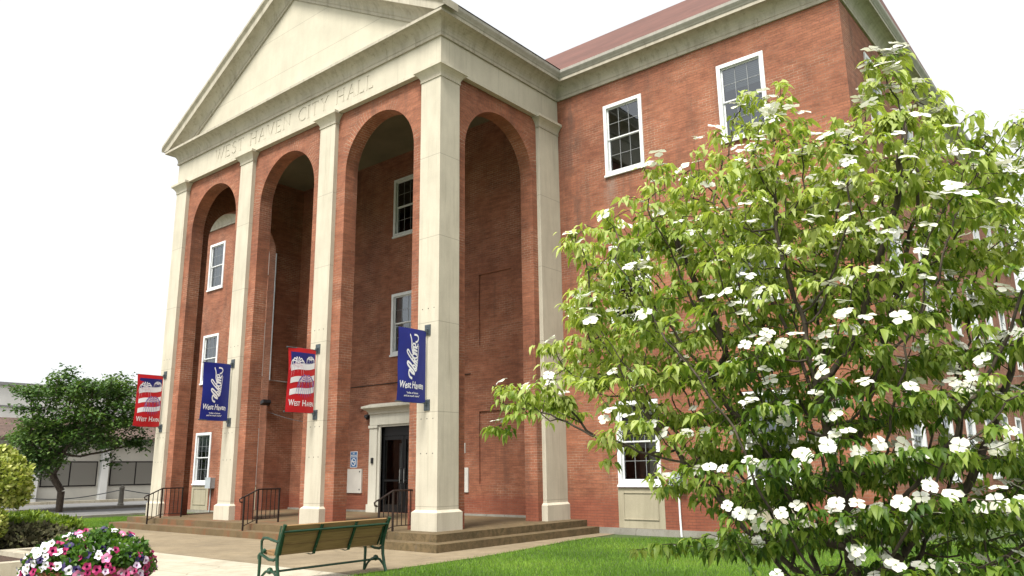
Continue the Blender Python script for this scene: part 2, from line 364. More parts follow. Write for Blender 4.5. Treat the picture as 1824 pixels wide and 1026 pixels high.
def wall_holes(mb, axis, pos, u0, u1, z0, z1, holes, depth, sign, mi=0):
    """axis 'y': wall in plane y=pos, u = x; axis 'x': plane x=pos, u = y. sign = outward normal direction."""
    us = sorted({u0, u1, *[h[0] for h in holes], *[h[1] for h in holes]}); zs = sorted({z0, z1, *[h[2] for h in holes], *[h[3] for h in holes]})
    P = (lambda u, z, d=0: (u, pos-sign*d, z)) if axis == 'y' else (lambda u, z, d=0: (pos-sign*d, u, z))
    for a, b in zip(us, us[1:]):
        for c, e in zip(zs, zs[1:]):
            if any(h[0] <= a and b <= h[1] and h[2] <= c and e <= h[3] for h in holes): continue
            mb.face([P(a, c), P(b, c), P(b, e), P(a, e)], mi=mi)
    for h in holes:
        a, b, c, e = h[:4]; dd = h[4] if len(h) > 4 else depth
        for q in ([(a, c), (a, e)], [(b, c), (b, e)], [(a, c), (b, c)], [(a, e), (b, e)]):
            mb.face([P(*q[0]), P(*q[1]), P(*q[1], dd), P(*q[0], dd)], mi=mi)
        if len(h) > 4: mb.face([P(a, c, dd), P(b, c, dd), P(b, e, dd), P(a, e, dd)], mi=mi)

FL = [(1.2, 3.3), (5.38, 7.43), (9.5, 11.55)]
WXS = [-19.35, -15.9, 1.61, 5.05]
WW = 1.23
holes = [(x, x+WW, a, b) for x in WXS for a, b in FL] + [(-7.13, -7.13+WW, a, b) for a, b in FL[1:]]
holes += [(-7.51, -5.49, ZF, 3.03)]
holes += [(a, b, c, e, .045) for a, b in ((-3.16, -1.87), (-11.13, -9.84)) for c, e in ((1.21, 3.3), (5.28, 7.48))]
m = MB(); wall_holes(m, 'y', D, XW, XE, .15, 12.5, holes, .14, -1)
eholes = [(y, y+WW, a, b) for y in [D+1.7+3.1*i for i in range(7)] for a, b in FL]
wall_holes(m, 'x', XE, D, YB, .15, 12.5, eholes, .14, 1)
m.face([(XW, D, .15), (XW, YB, .15), (XW, YB, 12.5), (XW, D, 12.5)]); m.face([(XW, YB, .15), (XE, YB, .15), (XE, YB, 12.5), (XW, YB, 12.5)])
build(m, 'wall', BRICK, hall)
m = MB(); m.box(XW-.03, D-.03, -.2, -14, YB+.03, .15); m.box(.9, D-.03, -.2, XE+.03, YB+.03, .15); m.box(-12.87, D-.04, ZF, -8.03, D+.02, ZF+.06); m.box(-4.96, D-.04, ZF, -.13, D+.02, ZF+.06)
build(m, 'foundation', CONC_GREY, hall)

# --- arcade walls with round arches (UV in metres, radial courses on the rings)
def arch_wall(mb, axis, outer, inner, u0, u1, z0, z1, ops, r, spring):
    P = (lambda u, z, w_: (u, w_, z)) if axis == 'y' else (lambda u, z, w_: (w_, u, z))
    N = 28; ro = r+.30
    xs = [u0]
    for c in ops: xs += [c-r, c+r]
    xs.append(u1)
    for w_ in (outer, inner):
        for i in range(0, len(xs), 2): mb.face([P(xs[i], z0, w_), P(xs[i+1], z0, w_), P(xs[i+1], spring, w_), P(xs[i], spring, w_)])
        bounds = [u0]+[(ops[i]+ops[i+1])/2 for i in range(len(ops)-1)]+[u1]
        for k, c in enumerate(ops):
            b0, b1 = bounds[k], bounds[k+1]
            lim = [c-b0, b1-c]
            for i in range(N):
                a0, a1 = math.pi*i/N, math.pi*(i+1)/N
                def pt(a, rr):
                    rr = min(rr, (lim[1] if math.cos(a) > 0 else lim[0])/max(abs(math.cos(a)), 1e-6)) if rr > r else rr
                    return (c+rr*math.cos(a), spring+rr*math.sin(a))
                def outp(a):
                    ca, sa = math.cos(a), math.sin(a); L = lim[1] if ca > 0 else lim[0]
                    tt = min(L/max(abs(ca), 1e-6), (z1-spring)/max(sa, 1e-6)); return (c+tt*ca, spring+tt*sa)
                i0, i1, o0, o1 = pt(a0, r), pt(a1, r), pt(a0, ro), pt(a1, ro)
                mb.face([P(*i0, w_), P(*o0, w_), P(*o1, w_), P(*i1, w_)], uv=[(0+.003, a0*ro*.62), (.30*1.366, a0*ro*.62), (.30*1.366, a1*ro*.62), (.003, a1*ro*.62)])
                e0, e1 = outp(a0), outp(a1)
                pts = [P(*o0, w_), P(*e0, w_)]
                # corner of the rectangle between the two rays
                for sx_ in (1, -1):
                    L = lim[1] if sx_ > 0 else lim[0]; ac = math.atan2(z1-spring, sx_*L)
                    if a0 < ac < a1: pts.append(P(c+sx_*L, z1, w_))
                pts += [P(*e1, w_), P(*o1, w_)]
                mb.face(pts)
    for c in ops:
        for sgn in (-1, 1): mb.face([P(c+sgn*r, z0, outer), P(c+sgn*r, z0, inner), P(c+sgn*r, spring, inner), P(c+sgn*r, spring, outer)], uv=[(0, z0), (T, z0), (T, spring), (0, spring)])
        for i in range(N):
            a0, a1 = math.pi*i/N, math.pi*(i+1)/N
            mb.face([P(c+r*math.cos(a0), spring+r*math.sin(a0), outer), P(c+r*math.cos(a1), spring+r*math.sin(a1), outer), P(c+r*math.cos(a1), spring+r*math.sin(a1), inner), P(c+r*math.cos(a0), spring+r*math.sin(a0), inner)],
                    uv=[(0, spring+a0*r), (0, spring+a1*r), (T, spring+a1*r), (T, spring+a0*r)])
def upper(mb, axis, w_, u0, u1, z0, z1):
    mb.face([(u0, w_, z0), (u1, w_, z0), (u1, w_, z1), (u0, w_, z1)] if axis == 'y' else [(w_, u0, z0), (w_, u1, z0), (w_, u1, z1), (w_, u0, z1)])
m = MB(); arch_wall(m, 'y', Q, Q+T, -12.905, -.125, ZF, HB, [-10.63, -6.55, -2.42], 1.36, 9.63); upper(m, 'y', Q+T, -12.49, -.541, HB, 12.5)
m.face([(-12.905, Q, ZF), (-12.905, Q+T, ZF), (-12.905, Q+T, HB), (-12.905, Q, HB)]); m.face([(-.125, Q, ZF), (-.125, Q+T, ZF), (-.125, Q+T, HB), (-.125, Q, HB)])
build(m, 'arcade_wall', BRICK, hall)
for xo, xi in ((-.125, -.541), (-12.905, -12.489)):
    m = MB(); arch_wall(m, 'x', xo, xi, Q+T, D, ZF, HB, [2.385], 1.375, 9.615); upper(m, 'x', xi, Q+T, D, HB, 12.5); build(m, 'arcade_wall', BRICK, hall)
m = MB(); m.box(-12.6, .4, 12.49, -.4, D+.1, 12.6); build(m, 'porch_ceiling', PLASTER, hall)

# --- pilasters
def Lpoly(e, mirror=False):
    p = [(-.682-e, -e), (e, -e), (e, .682+e), (-.3, .682+e), (-.3, .3), (-.682-e, .3)]
    if mirror: p = [(XL-x, y) for x, y in reversed(p)]
    return p
def Rpoly(x0, x1, y0, y1):
    return lambda e, *_: [(x0-e, y0-e), (x1+e, y0-e), (x1+e, y1+e), (x0-e, y1+e)]
def pilaster(pf):
    m = MB(); z = ZF
    m.prism(pf(.065), ZF, .70); m.prism(pf(.065), .70, .757, pf(.0), caps=False); m.prism(pf(0), .757, HS)
    m.prism(pf(.022), HS, HS+.04)
    prof = [(.012, HS+.04), (.022, HS+.09), (.045, HS+.14), (.08, HS+.19), (.125, HS+.235), (.145, HS+.25)]
    for (e0, z0), (e1, z1) in zip(prof, prof[1:]): m.prism(pf(e0), z0, z1, pf(e1), caps=False)
    m.prism(pf(.155), HS+.25, HS+.325)
    return build(m, 'pilaster', STONE_COL, hall)
pilaster(lambda e: Lpoly(e)); pilaster(lambda e: Lpoly(e, True))
for a, b in PX[1:3]: pilaster(Rpoly(a, b, 0, .3))
for a, b in PX:
    m = MB()
    for zz in (1.98, 5.3, 2.75):
        for k in range(3): xx = a+(b-a)*(.22+.28*k); m.box(xx-.011, -.004, zz-.011, xx+.011, .01, zz+.011)
    tag(build(m, 'anchor_holes', BLACKM, hall), kind='stuff')
for xa, xb in ((-.3, 0), (XL, XL+.3)):
    pilaster(lambda e, xa=xa, xb=xb: [(xa-e, 3.97-e), (xb+e, 3.97-e), (xb+e, D-.002), (xa-e, D-.002)])

# --- entablature
def sweep(mb, path, prof, mi=0, closed_prof=False):
    n = len(path); offs = []
    for i in range(n):
        def nrm(a, b):
            d = (Vector(b)-Vector(a)).normalized(); return Vector((d.y, -d.x))
        if i == 0: v = nrm(path[0], path[1])
        elif i == n-1: v = nrm(path[-2], path[-1])
        else:
            a, b = nrm(path[i-1], path[i]), nrm(path[i], path[i+1]); v = (a+b)/(1+a.dot(b))
        offs.append(v)
    pr = prof+[prof[0]] if closed_prof else prof
    for i in range(n-1):
        for (o0, z0), (o1, z1) in zip(pr, pr[1:]):
            A, B = Vector(path[i]), Vector(path[i+1])
            mb.face([(*(A+offs[i]*o0), z0), (*(B+offs[i+1]*o0), z0), (*(B+offs[i+1]*o1), z1), (*(A+offs[i]*o1), z1)], mi=mi)
porch = [(XL, D), (XL, 0), (0, 0), (0, D)]
m = MB()
m.box(XL, .06, HB, 0, .5, HF)                                     # core behind the carved frieze slab
m.box(-.5, .5, HB, 0, D, HF); m.box(XL, .5, HB, XL+.5, D, HF)
sweep(m, porch, [(.0, HB-.0), (.03, HB), (.03, HB+.10), (.012, HB+.118), (-.001, HB+.12)])
build(m, 'entablature', STONE, hall)
# carved frieze
def letter_boxes(s):
    """stroke letters, unit cap height; list of polygons"""
    tk, tn = .125, .075; sf = .10
    def st(p, q, w_=tk):
        p, q = Vector(p), Vector(q); d = (q-p).normalized(); n_ = Vector((-d.y, d.x))*w_/2
        return [p-n_, q-n_, q+n_, p+n_]
    def serif(x, y): return [Vector((x-sf-.02, y-.02)), Vector((x+sf+.02, y-.02)), Vector((x+sf+.02, y+.02)), Vector((x-sf-.02, y+.02))]
    def I(x): return [st((x, .02), (x, .98)), serif(x, .02), serif(x, .98)]
    out = []
    if s == 'I': return I(.1), .22
    if s == 'H': return I(.1)+I(.72)+[st((.1, .5), (.72, .5), tn)], .84
    if s == 'E': return I(.1)+[st((.1, .96), (.55, .96), tn), st((.1, .5), (.46, .5), tn), st((.1, .04), (.58, .04), tn), st((.55, .97), (.55, .84), .05), st((.58, .03), (.58, .17), .05)], .66
    if s == 'L': return I(.1)+[st((.1, .04), (.56, .04), tn), st((.56, .03), (.56, .18), .05)], .64
    if s == 'T': return [st((.36, .02), (.36, .96)), serif(.36, .02), st((.04, .96), (.68, .96), tn), st((.06, .97), (.06, .83), .05), st((.66, .97), (.66, .83), .05)], .74
    if s == 'N': return [st((.1, .02), (.1, .98), tn), serif(.1, .02), st((.08, .96), (.74, .04)), st((.74, .02), (.74, .98), tn), serif(.74, .98)], .86
    if s == 'V': return [st((.08, .97), (.42, .02)), st((.76, .97), (.42, .02), tn), serif(.08, .98), serif(.76, .98)], .84
    if s == 'A': return [st((.08, .03), (.42, .98), tn), st((.76, .03), (.42, .98)), serif(.08, .02), serif(.76, .02), st((.2, .34), (.64, .34), tn)], .84
    if s == 'Y': return [st((.08, .97), (.4, .5)), st((.72, .97), (.4, .5), tn), st((.4, .52), (.4, .02)), serif(.08, .98), serif(.72, .98), serif(.4, .02)], .80
    if s == 'W': return [st((.06, .97), (.33, .02)), st((.57, .97), (.33, .02), tn), st((.5, .97), (.8, .02)), st((1.08, .97), (.8, .02), tn), serif(.06, .98), serif(.52, .98), serif(1.08, .98)], 1.16
    if s == 'C':
        P = [(.5+.42*math.cos(a), .5+.48*math.sin(a)) for a in np.linspace(R(48), R(312), 13)]
        return [st(a, b, .11) for a, b in zip(P, P[1:])]+[st((P[0][0], P[0][1]+.08), (P[0][0], P[0][1]-.1), .05)], .86
    if s == 'S':
        P = [(.52, .82), (.45, .92), (.32, .97), (.18, .93), (.1, .8), (.12, .67), (.22, .57), (.38, .48), (.5, .38), (.54, .24), (.46, .1), (.3, .03), (.15, .07), (.06, .2)]
        return [st(a, b, .105) for a, b in zip(P, P[1:])], .62
words = 'WEST HAVEN CITY HALL'
H_ = .43; x = 0; polys = []
for ch in words:
    if ch == ' ': x += .62; continue
    pl, adv = letter_boxes(ch); polys += [[Vector((p.x+x, p.y)) for p in q] for q in pl]; x += adv+.17
SC = (8.1/x, H_); X0 = -10.57; Z0 = 11.70
slab = MB(); slab.box(XL, 0, HB+.001, 0, .058, HF-.001)
cut = bmesh.new()
for i, q in enumerate(polys):
    cc = sum(q, Vector((0, 0)))/4
    jit = .0004*(i % 7)
    fr = [Vector((X0+p.x*SC[0], -.03, Z0+p.y*SC[1])) for p in q]; bk = [Vector((v.x, .011+jit, v.z)) for v in fr]
    vs = [cut.verts.new(v) for v in fr+bk]
    for fc in ((3, 2, 1, 0), (4, 5, 6, 7), (0, 1, 5, 4), (1, 2, 6, 5), (2, 3, 7, 6), (3, 0, 4, 7)): cut.faces.new([vs[k] for k in fc])
bmesh.ops.recalc_face_normals(cut, faces=cut.faces)
cme = bpy.data.meshes.new('cutter'); cut.to_mesh(cme); cut.free()
sm = slab.mesh('frieze', STONE)
bmm = bmesh.new(); bmm.from_mesh(sm); bmesh.ops.remove_doubles(bmm, verts=bmm.verts, dist=1e-5); bmesh.ops.recalc_face_normals(bmm, faces=bmm.faces); bmm.to_mesh(sm); bmm.free()
so = bpy.data.objects.new('frieze', sm); co = bpy.data.objects.new('cutter', cme); COL.objects.link(so); COL.objects.link(co)
md = so.modifiers.new('b', 'BOOLEAN'); md.operation = 'DIFFERENCE'; md.solver = 'EXACT'; md.use_self = True; md.object = co
dg = bpy.context.evaluated_depsgraph_get(); nm = bpy.data.meshes.new_from_object(so.evaluated_get(dg))
so.modifiers.clear(); so.data = nm; so.name = 'frieze'; bpy.data.objects.remove(co)
print('frieze faces', len(nm.polygons))
so.parent = hall; so.location = -Vector(hall.location)

full = [(XW, YB), (XW, D), (XL, D), (XL, 0), (0, 0), (0, D), (XE, D), (XE, YB)]
cav = [(0.045+.325*(1-math.cos(a)), 12.37+.29*math.sin(a)) for a in np.linspace(0, math.pi/2, 8)]
m = MB()
sweep(m, full, [(.0, HF-.0), (.05, HF), (.055, HF+.075), (.03, HF+.085), (.03, HF+.1)]+cav+[(.372, 12.66), (.372, 12.74), (-.02, 12.745)])
build(m, 'cornice', STONE_CORN, hall, smooth=False)
crown = [(.36, 12.742), (.385, 12.77), (.40, 12.80), (.43, 12.84), (.455, 12.88), (.46, 12.96), (.33, 12.965), (.30, 12.93), (-.02, 12.93)]
GUT = stone_mat('gutter_metal', (.42, .40, .35), mildew=.4)
for pth in (full[:3]+[(XL, -.36)], [(0, -.36)]+full[5:]):
    m = MB(); sweep(m, pth, crown); build(m, 'gutter', GUT, hall)
# pediment: tympanum and two raking cornices
m = MB(); m.face([(XL+.02, 0, 12.70), (-.02, 0, 12.70), (-6.5, 0, 16.6)]); m.box(XL+.006, .004, 12.26, -.006, .4, 12.7, skip='f'); build(m, 'pediment', stone_mat('limestone_tympanum', (.57, .525, .41), joints=(.2, 1.35), mildew=.12), hall)
cav2 = [(.372-.0-(.30)*math.sin(a), -.40-.28*(1-math.cos(a))) for a in np.linspace(0, math.pi/2, 8)]
rprof = [(-.02, 0.0), (.46, 0), (.46, -.09), (.43, -.13), (.40, -.17), (.385, -.2), (.384, -.4)]+cav2[1:]+[(.072, -.69), (.05, -.70), (.05, -.79), (-.01, -.79)]
zt = lambda x_: 12.96+(16.84-12.96)*(7.0-abs(x_+6.5))/7.0
m = MB()
for sgn in (-1, 1):
    xs = [-6.5+sgn*7.0*(1-i/80) for i in range(81)]
    for xa, xb in zip(xs, xs[1:]):
        for (o0, h0), (o1, h1) in zip(rprof, rprof[1:]):
            z = [max(12.746, zt(xa)+h0), max(12.746, zt(xb)+h0), max(12.746, zt(xb)+h1), max(12.746, zt(xa)+h1)]
            if max(z) < 12.7465: continue
            m.face([(xa, -o0, z[0]), (xb, -o0, z[1]), (xb, -o1, z[2]), (xa, -o1, z[3])])
    xe = -6.5+sgn*7.0; m.face([(xe, -.46, 12.75), (xe, -.46, 12.96), (xe, .1, 12.96), (xe, .1, 12.75)])
build(m, 'raking_cornice', STONE_CORN, hall)
# roofs
m = MB()
def roofquad(pts, udir):
    pts = [Vector(p) for p in pts]; nn = (pts[1]-pts[0]).cross(pts[2]-pts[0]).normalized(); u_ = Vector(udir).normalized(); v_ = nn.cross(u_)
    m.face(pts, uv=[(p.dot(u_), p.dot(v_)) for p in pts])
e = .32
A, B, C_, E_ = (XW-e, D-e, 12.95), (XE+e, D-e, 12.95), (XE+e, YB+e, 12.95), (XW-e, YB+e, 12.95)
ym = (D+YB)/2; zr = 12.95+(ym-D+e)*.752
R1, R2 = (XW+7, ym, zr), (XE-2.6, ym, zr)
roofquad([A, B, R2, R1], (1, 0, 0)); roofquad([B, C_, R2], (0, 1, 0)); roofquad([C_, E_, R1, R2], (-1, 0, 0)); roofquad([E_, A, R1], (0, -1, 0))
for sgn in (-1, 1):
    xe = -6.5+sgn*6.98; roofquad([(xe, -.44, 12.975), (xe, 10.5, 12.975), (-6.5, 10.5, 16.85), (-6.5, -.44, 16.85)], (0, 1, 0))
build(m, 'roof', SHINGLE, hall)

# --- windows
def make_window(axis='y', blind=.5, opened=0):
    """origin at lower left corner of the opening on the wall face; built facing -y"""
    W, H = WW, 2.08; m = MB(); fwd = -.035
    cs = .10
    m.box(.0, fwd, 0, cs, .06, H); m.box(W-cs, fwd, 0, W, .06, H); m.box(cs, fwd, H-cs, W-cs, .06, H); m.box(-.02, fwd-.03, -.06, W+.02, .06, .0); m.box(cs, fwd+.005, 0, W-cs, .06, cs*.95)
    fr = m
    root = fr
    mid = H*.5; s = .035
    o = MB()
    for z0, z1, y in ((mid, H-cs, .045), (cs*.95+opened, mid+.02+opened, .075)):
        x0, x1 = cs, W-cs
        o.box(x0, y-.015, z0, x0+s, y+.015, z1); o.box(x1-s, y-.015, z0, x1, y+.015, z1); o.box(x0+s, y-.015, z0, x1-s, y+.015, z0+s); o.box(x0+s, y-.015, z1-s, x1-s, y+.015, z1)
        g = .011
        for i in (1, 2):
            xx = x0+s+(x1-x0-2*s)*i/3; o.box(xx-g/2, y-.008, z0+s, xx+g/2, y+.004, z1-s, mi=1)
        zz = (z0+z1)/2; o.box(x0+s, y-.0075, zz-g/2, x1-s, y+.0035, zz+g/2, mi=1)
    gl = MB()
    for z0, z1, y in ((mid, H-cs, .047), (cs*.95+opened, mid+.02+opened, .077)): gl.face([(cs+.02, y, z0+.02), (W-cs-.02, y, z0+.02), (W-cs-.02, y, z1-.02), (cs+.02, y, z1-.02)])
    bl = None
    if blind:
        bl = MB(); bl.face([(cs, .13, H-cs-(H-cs)*blind), (W-cs, .13, H-cs-(H-cs)*blind), (W-cs, .13, H), (cs, .13, H)])
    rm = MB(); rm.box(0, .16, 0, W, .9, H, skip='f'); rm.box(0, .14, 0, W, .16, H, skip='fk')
    rot = Matrix.Rotation(R(90), 4, 'Z') if axis == 'x' else Matrix()
    ms = [fr.mesh('window', WHITE), o.mesh('sash', [WHITE, MUNT]), gl.mesh('pane', GLASS), bl.mesh('blind', BLIND) if bl else None, rm.mesh('reveal_room', DARKROOM)]
    for q in ms:
        if q: q.transform(rot)
    return ms
variants = {}
def add_window(pos, axis='y', blind=0.0, opened=0):
    key = (axis, blind, opened)
    if key not in variants: variants[key] = make_window(*key)
    ms = variants[key]
    o = put('window', ms[0], hall, pos)
    for nme, q in (('sash', ms[1]), ('pane', ms[2]), ('blind', ms[3]), ('dark_room', ms[4])):
        if q: c = put(nme, q); c.parent = o
    return o
bl = {(-19.35, 0): .35, (-19.35, 1): .9, (-19.35, 2): 1.0, (1.61, 0): .55, (1.61, 1): 0, (1.61, 2): .0, (5.05, 0): .5, (5.05, 1): .98, (5.05, 2): .3}
for xx in WXS:
    for k, (a, b) in enumerate(FL):
        add_window((xx, D, a), 'y', bl.get((xx, k), .5), .28 if (xx, k) == (1.61, 1) else 0)
for a, b in FL[1:]: add_window((-7.13, D, a), 'y', .0 if a > 8 else .5)
for y0, y1, a, b in eholes: add_window((XE, y0, a), 'x', .5)
# stone panels under the ground floor windows
for xx in WXS:
    m = MB(); x0, x1, z0, z1 = xx-.04, xx+WW+.04, .155, 1.112; y = D-.012
    m.box(x0, y, z0, x1, D+.02, z1)
    f_ = .16
    m.box(x0+f_, y-.02, z0+.2, x1-f_, y, z0+.22); m.box(x0+f_, y-.02, z1-.12, x1-f_, y, z1-.10); m.box(x0+f_, y-.02, z0+.22, x0+f_+.02, y, z1-.12); m.box(x1-f_-.02, y-.02, z0+.22, x1-f_, y, z1-.12)
    build(m, 'stone_panel', STONE_PLAIN, hall)

# --- door with its surround
m = MB()
for x0, x1 in ((-8.0, -7.62), (-5.38, -5.0)):
    m.box(x0, D-.10, ZF, x1, D, 3.06); m.box(x0-.04, D-.14, ZF, x1+.04, D, .56); m.box(x0-.03, D-.13, 3.0, x1+.03, D, 3.09)
m.box(-7.62, D-.05, ZF, -7.51, D+.13, 3.04); m.box(-5.49, D-.05, ZF, -5.38, D+.13, 3.04); m.box(-7.62, D-.055, 3.03, -5.38, D+.13, 3.1)
m.box(-8.0, D-.10, 3.10, -5.0, D, 3.46); 
pth = [(-8.0, D), (-8.0, D-.10), (-5.0, D-.10), (-5.0, D)]
sweep(m, pth, [(0, 3.44), (.03, 3.46), (.04, 3.52), (.09, 3.58), (.16, 3.62), (.22, 3.66), (.22, 3.72), (0, 3.80)])
m.box(-7.9, D-.08, 3.46, -5.1, D, 3.79)
build(m, 'door_surround', stone_mat('painted_stone', (.60, .575, .48), mildew=.2), hall)
dr = MB(); y = D+.10
for x0, x1 in ((-7.50, -6.51), (-6.49, -5.50)):
    s = .085
    dr.box(x0, y-.02, ZF+.01, x0+s, y+.03, 2.72); dr.box(x1-s, y-.02, ZF+.01, x1, y+.03, 2.72); dr.box(x0+s, y-.02, ZF+.01, x1-s, y+.03, ZF+.24); dr.box(x0+s, y-.02, 2.6, x1-s, y+.03, 2.72); dr.box(x0+s, y-.03, 1.28, x1-s, y+.0, 1.34)
dr.box(-7.51, y-.02, 2.73, -5.49, y+.03, 3.03)
dr = build(dr, 'door', FRAMEM, hall)
g = MB()
for x0, x1 in ((-7.42, -6.59), (-6.41, -5.58)): g.face([(x0, y+.01, ZF+.2), (x1, y+.01, ZF+.2), (x1, y+.01, 2.62), (x0, y+.01, 2.62)])
build(g, 'pane', DGLASS, dr)
for hx in (-6.60, -6.40):
    g = MB(); g.tube([(hx, y-.03, 1.22), (hx, y-.09, 1.24), (hx, y-.09, 1.66), (hx, y-.03, 1.68)], .016, 6); build(g, 'handle', CHROME, dr)
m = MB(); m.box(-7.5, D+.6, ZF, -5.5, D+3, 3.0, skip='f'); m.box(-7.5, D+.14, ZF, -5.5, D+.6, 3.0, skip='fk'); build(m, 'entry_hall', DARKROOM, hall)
m = MB(); m.box(-7.12, D+.45, ZF, -6.98, D+.55, 2.5); build(m, 'inner_frame', GREYBOX, hall)

# --- platform and steps
m = MB(); m.box(-13.2, -.59, .156, .59, D-.002, ZF, skip='b'); m.box(-13.55, -.98, -.2, .98, D-.004, .156, skip='b')
build(m, 'steps', CONC_STEP, hall)

# ------------------------------------------------------------------ wall-mounted things
def railing(x, label):
    r_ = thing('handrail', label, 'railing', (x, -.45, ZF), 'iron handrails on the portico steps')
    m = MB(); m.box(x-.018, -.868, .156, x+.018, -.832, 1.0); build(m, 'post', METAL_RAIL, r_)
    for yy in (-.45, .2): m = MB(); m.box(x-.018, yy-.018, ZF, x+.018, yy+.018, 1.17); build(m, 'post', METAL_RAIL, r_)
    m = MB(); m.tube([(x, -.90, .86), (x, -.97, .88), (x, -.985, .94), (x, -.93, .975), (x, -.85, 1.0), (x, -.45, 1.18), (x, .23, 1.18)], .02, 6); build(m, 'top_rail', METAL_RAIL, r_)
    m = MB(); m.tube([(x, -.85, .27), (x, -.45, .42), (x, .2, .42)], .011, 5); build(m, 'bottom_rail', METAL_RAIL, r_)
    for yy in (-.72, -.58, -.32, -.19, -.06, .07):
        zb = .42 if yy > -.45 else .27+(yy+.85)/.4*.15; ztp = 1.18 if yy > -.45 else 1.0+(yy+.85)/.4*.18
        m = MB(); m.box(x-.008, yy-.008, zb, x+.008, yy+.008, ztp); build(m, 'baluster', METAL_RAIL, r_)
railing(-.92, 'black iron handrail on the portico steps, nearest the big corner column')
railing(-6.2, 'black iron handrail on the portico steps, the middle one between the two inner columns')
railing(-11.35, 'black iron handrail on the portico steps beside the leftmost column')

def mbox(x, y, z, w_, d, h, label, cond=None):
    r_ = thing('electrical_box', label, 'electrical box', (x+w_/2, y, z), 'grey electrical boxes on the brick wall')
    m = MB(); m.box(x, y-d, z, x+w_, y, z+h); m.box(x-.01, y-d-.015, z+.0, x+w_+.01, y-d, z+h+.012); build(m, 'body', GREYBOX, r_)
    if cond: m = MB(); m.tube([(x+w_*.45, y-.05, z), (x+w_*.45, y-.05, .4), (x+w_*.5, y-.07, -.0)], .025, 8); build(m, 'conduit', cond, r_)
mbox(3.12, D, 1.12, .40, .16, .36, 'grey metal electrical box on the brick wall behind the flowering tree, white pipe below', WHITE)
mbox(-18.0, D, 1.02, .38, .2, .42, 'grey metal electrical box beside a ground floor window seen through the leftmost arch', GREYBOX)
r_ = thing('wall_cabinet', 'flat pale wall cabinet on the brick left of the entrance door', 'cabinet', (-8.83, D, .91))
m = MB(); m.box(-9.24, D-.05, .91, -8.41, D, 1.69); build(m, 'panel', plain('cabinet_paint', (.66, .62, .55, 1), .6, 0, .05, 3), r_)
for zz in (1.0, 1.58): m = MB(); m.box(-8.52, D-.06, zz, -8.48, D-.05, zz+.045); build(m, 'latch', BLACKM, r_)
m = MB(); m.box(-3.75, D-.04, .97, -3.58, D, 1.68); tag(center_root(build(m, 'wall_plate', plain('plate', (.62, .6, .54, 1), .6, 0, .05, 3)), (-3.66, D, .97)), 'narrow pale vertical plate on the brick wall behind the corner column', 'plate')
m = MB(); m.box(-3.74, D-.03, 2.1, -3.71, D, 2.4); tag(center_root(build(m, 'wall_plate', plain('plate2', (.62, .6, .54, 1), .6, 0, .05, 3)), (-3.72, D, 2.1)), 'thin pale strip on the brick wall above the narrow plate behind the corner column', 'plate')
m = MB(); m.box(-7.86, D-.14, 1.86, -7.76, D-.10, 2.04); m.box(-7.84, D-.15, 1.89, -7.78, D-.14, 2.0)
tag(center_root(build(m, 'card_reader', BLACKM), (-7.8, D-.1, 1.86)), 'small black card reader on the stone door surround', 'card reader')
m = MB(); m.tube([(-9.24, D-.02, 4.45), (-3.5, D-.02, 4.45)], .014, 5); m.tube([(-8.6, D-.02, 3.60), (-8.3, D-.02, 3.72), (-8.05, D-.05, 3.42)], .009, 5)
tag(center_root(build(m, 'wall_cable', BLACKM), (-6.5, D, 4.45)), 'dark cable running level along the brick above the entrance door', 'cable')
r_ = thing('wall_lamp', 'small dark spot lamp on the brick just left of the entrance door head', 'lamp', (-8.1, D, 3.4), 'wall lamps')
m = MB(); m.box(-8.28, D-.03, 3.36, -8.16, D, 3.48); m.tube([(-8.22, D-.02, 3.42), (-8.22, D-.12, 3.42)], .02, 6); build(m, 'mount', BLACKM, r_)
m = MB(); m.lathe((0, 0, 0), [(0, 0), (.05, 0), (.075, .15), (.0, .15)], 12); me = m.mesh('lamp_head', BLACKM, True); me.transform(Matrix.Translation((-8.22, D-.12, 3.42)) @ Matrix.Rotation(R(115), 4, 'Y')); put('lamp_head', me, r_)
r_ = thing('wall_lamp', 'black floodlight on the brick jamb of the second arch from the left', 'lamp', (-12.3, 3.66, 3.95), 'wall lamps')
m = MB(); m.prism([(-.02, -.2), (.2, -.16), (.2, .16), (-.02, .2)], 0, .12); me = m.mesh('lamp_head', BLACKM); me.transform(Matrix.Translation((-12.42, 3.6, 3.98)) @ Matrix.Rotation(R(-25), 4, 'Y')); put('lamp_head', me, r_)
m = MB(); m.tube([(-12.49, 3.7, 4.02), (-12.36, 3.6, 4.06)], .02, 6); build(m, 'mount', STEEL, r_)
m = MB(); m.tube([(-12.47, 3.78, 9.7), (-12.46, 3.78, 4.9), (-12.46, 4.4, 4.88), (-12.46, 4.85, 4.88)], .022, 6)
tag(center_root(build(m, 'wall_pipe', GALV), (-12.47, 3.78, 4.9)), 'thin pale pipe climbing the brick edge inside the portico, seen through the second arch', 'pipe')
m = MB(); P0, P1 = Vector((-12.46, 3.78, 3.75)), Vector((-9.24, D-.02, 3.35))
m.tube([P0.lerp(P1, i/10)-Vector((0, 0, .22*math.sin(math.pi*i/10))) for i in range(11)], .008, 4)
tag(center_root(build(m, 'hanging_cable', STEEL), P0), 'thin cable sagging across the portico behind the second and third columns', 'cable')
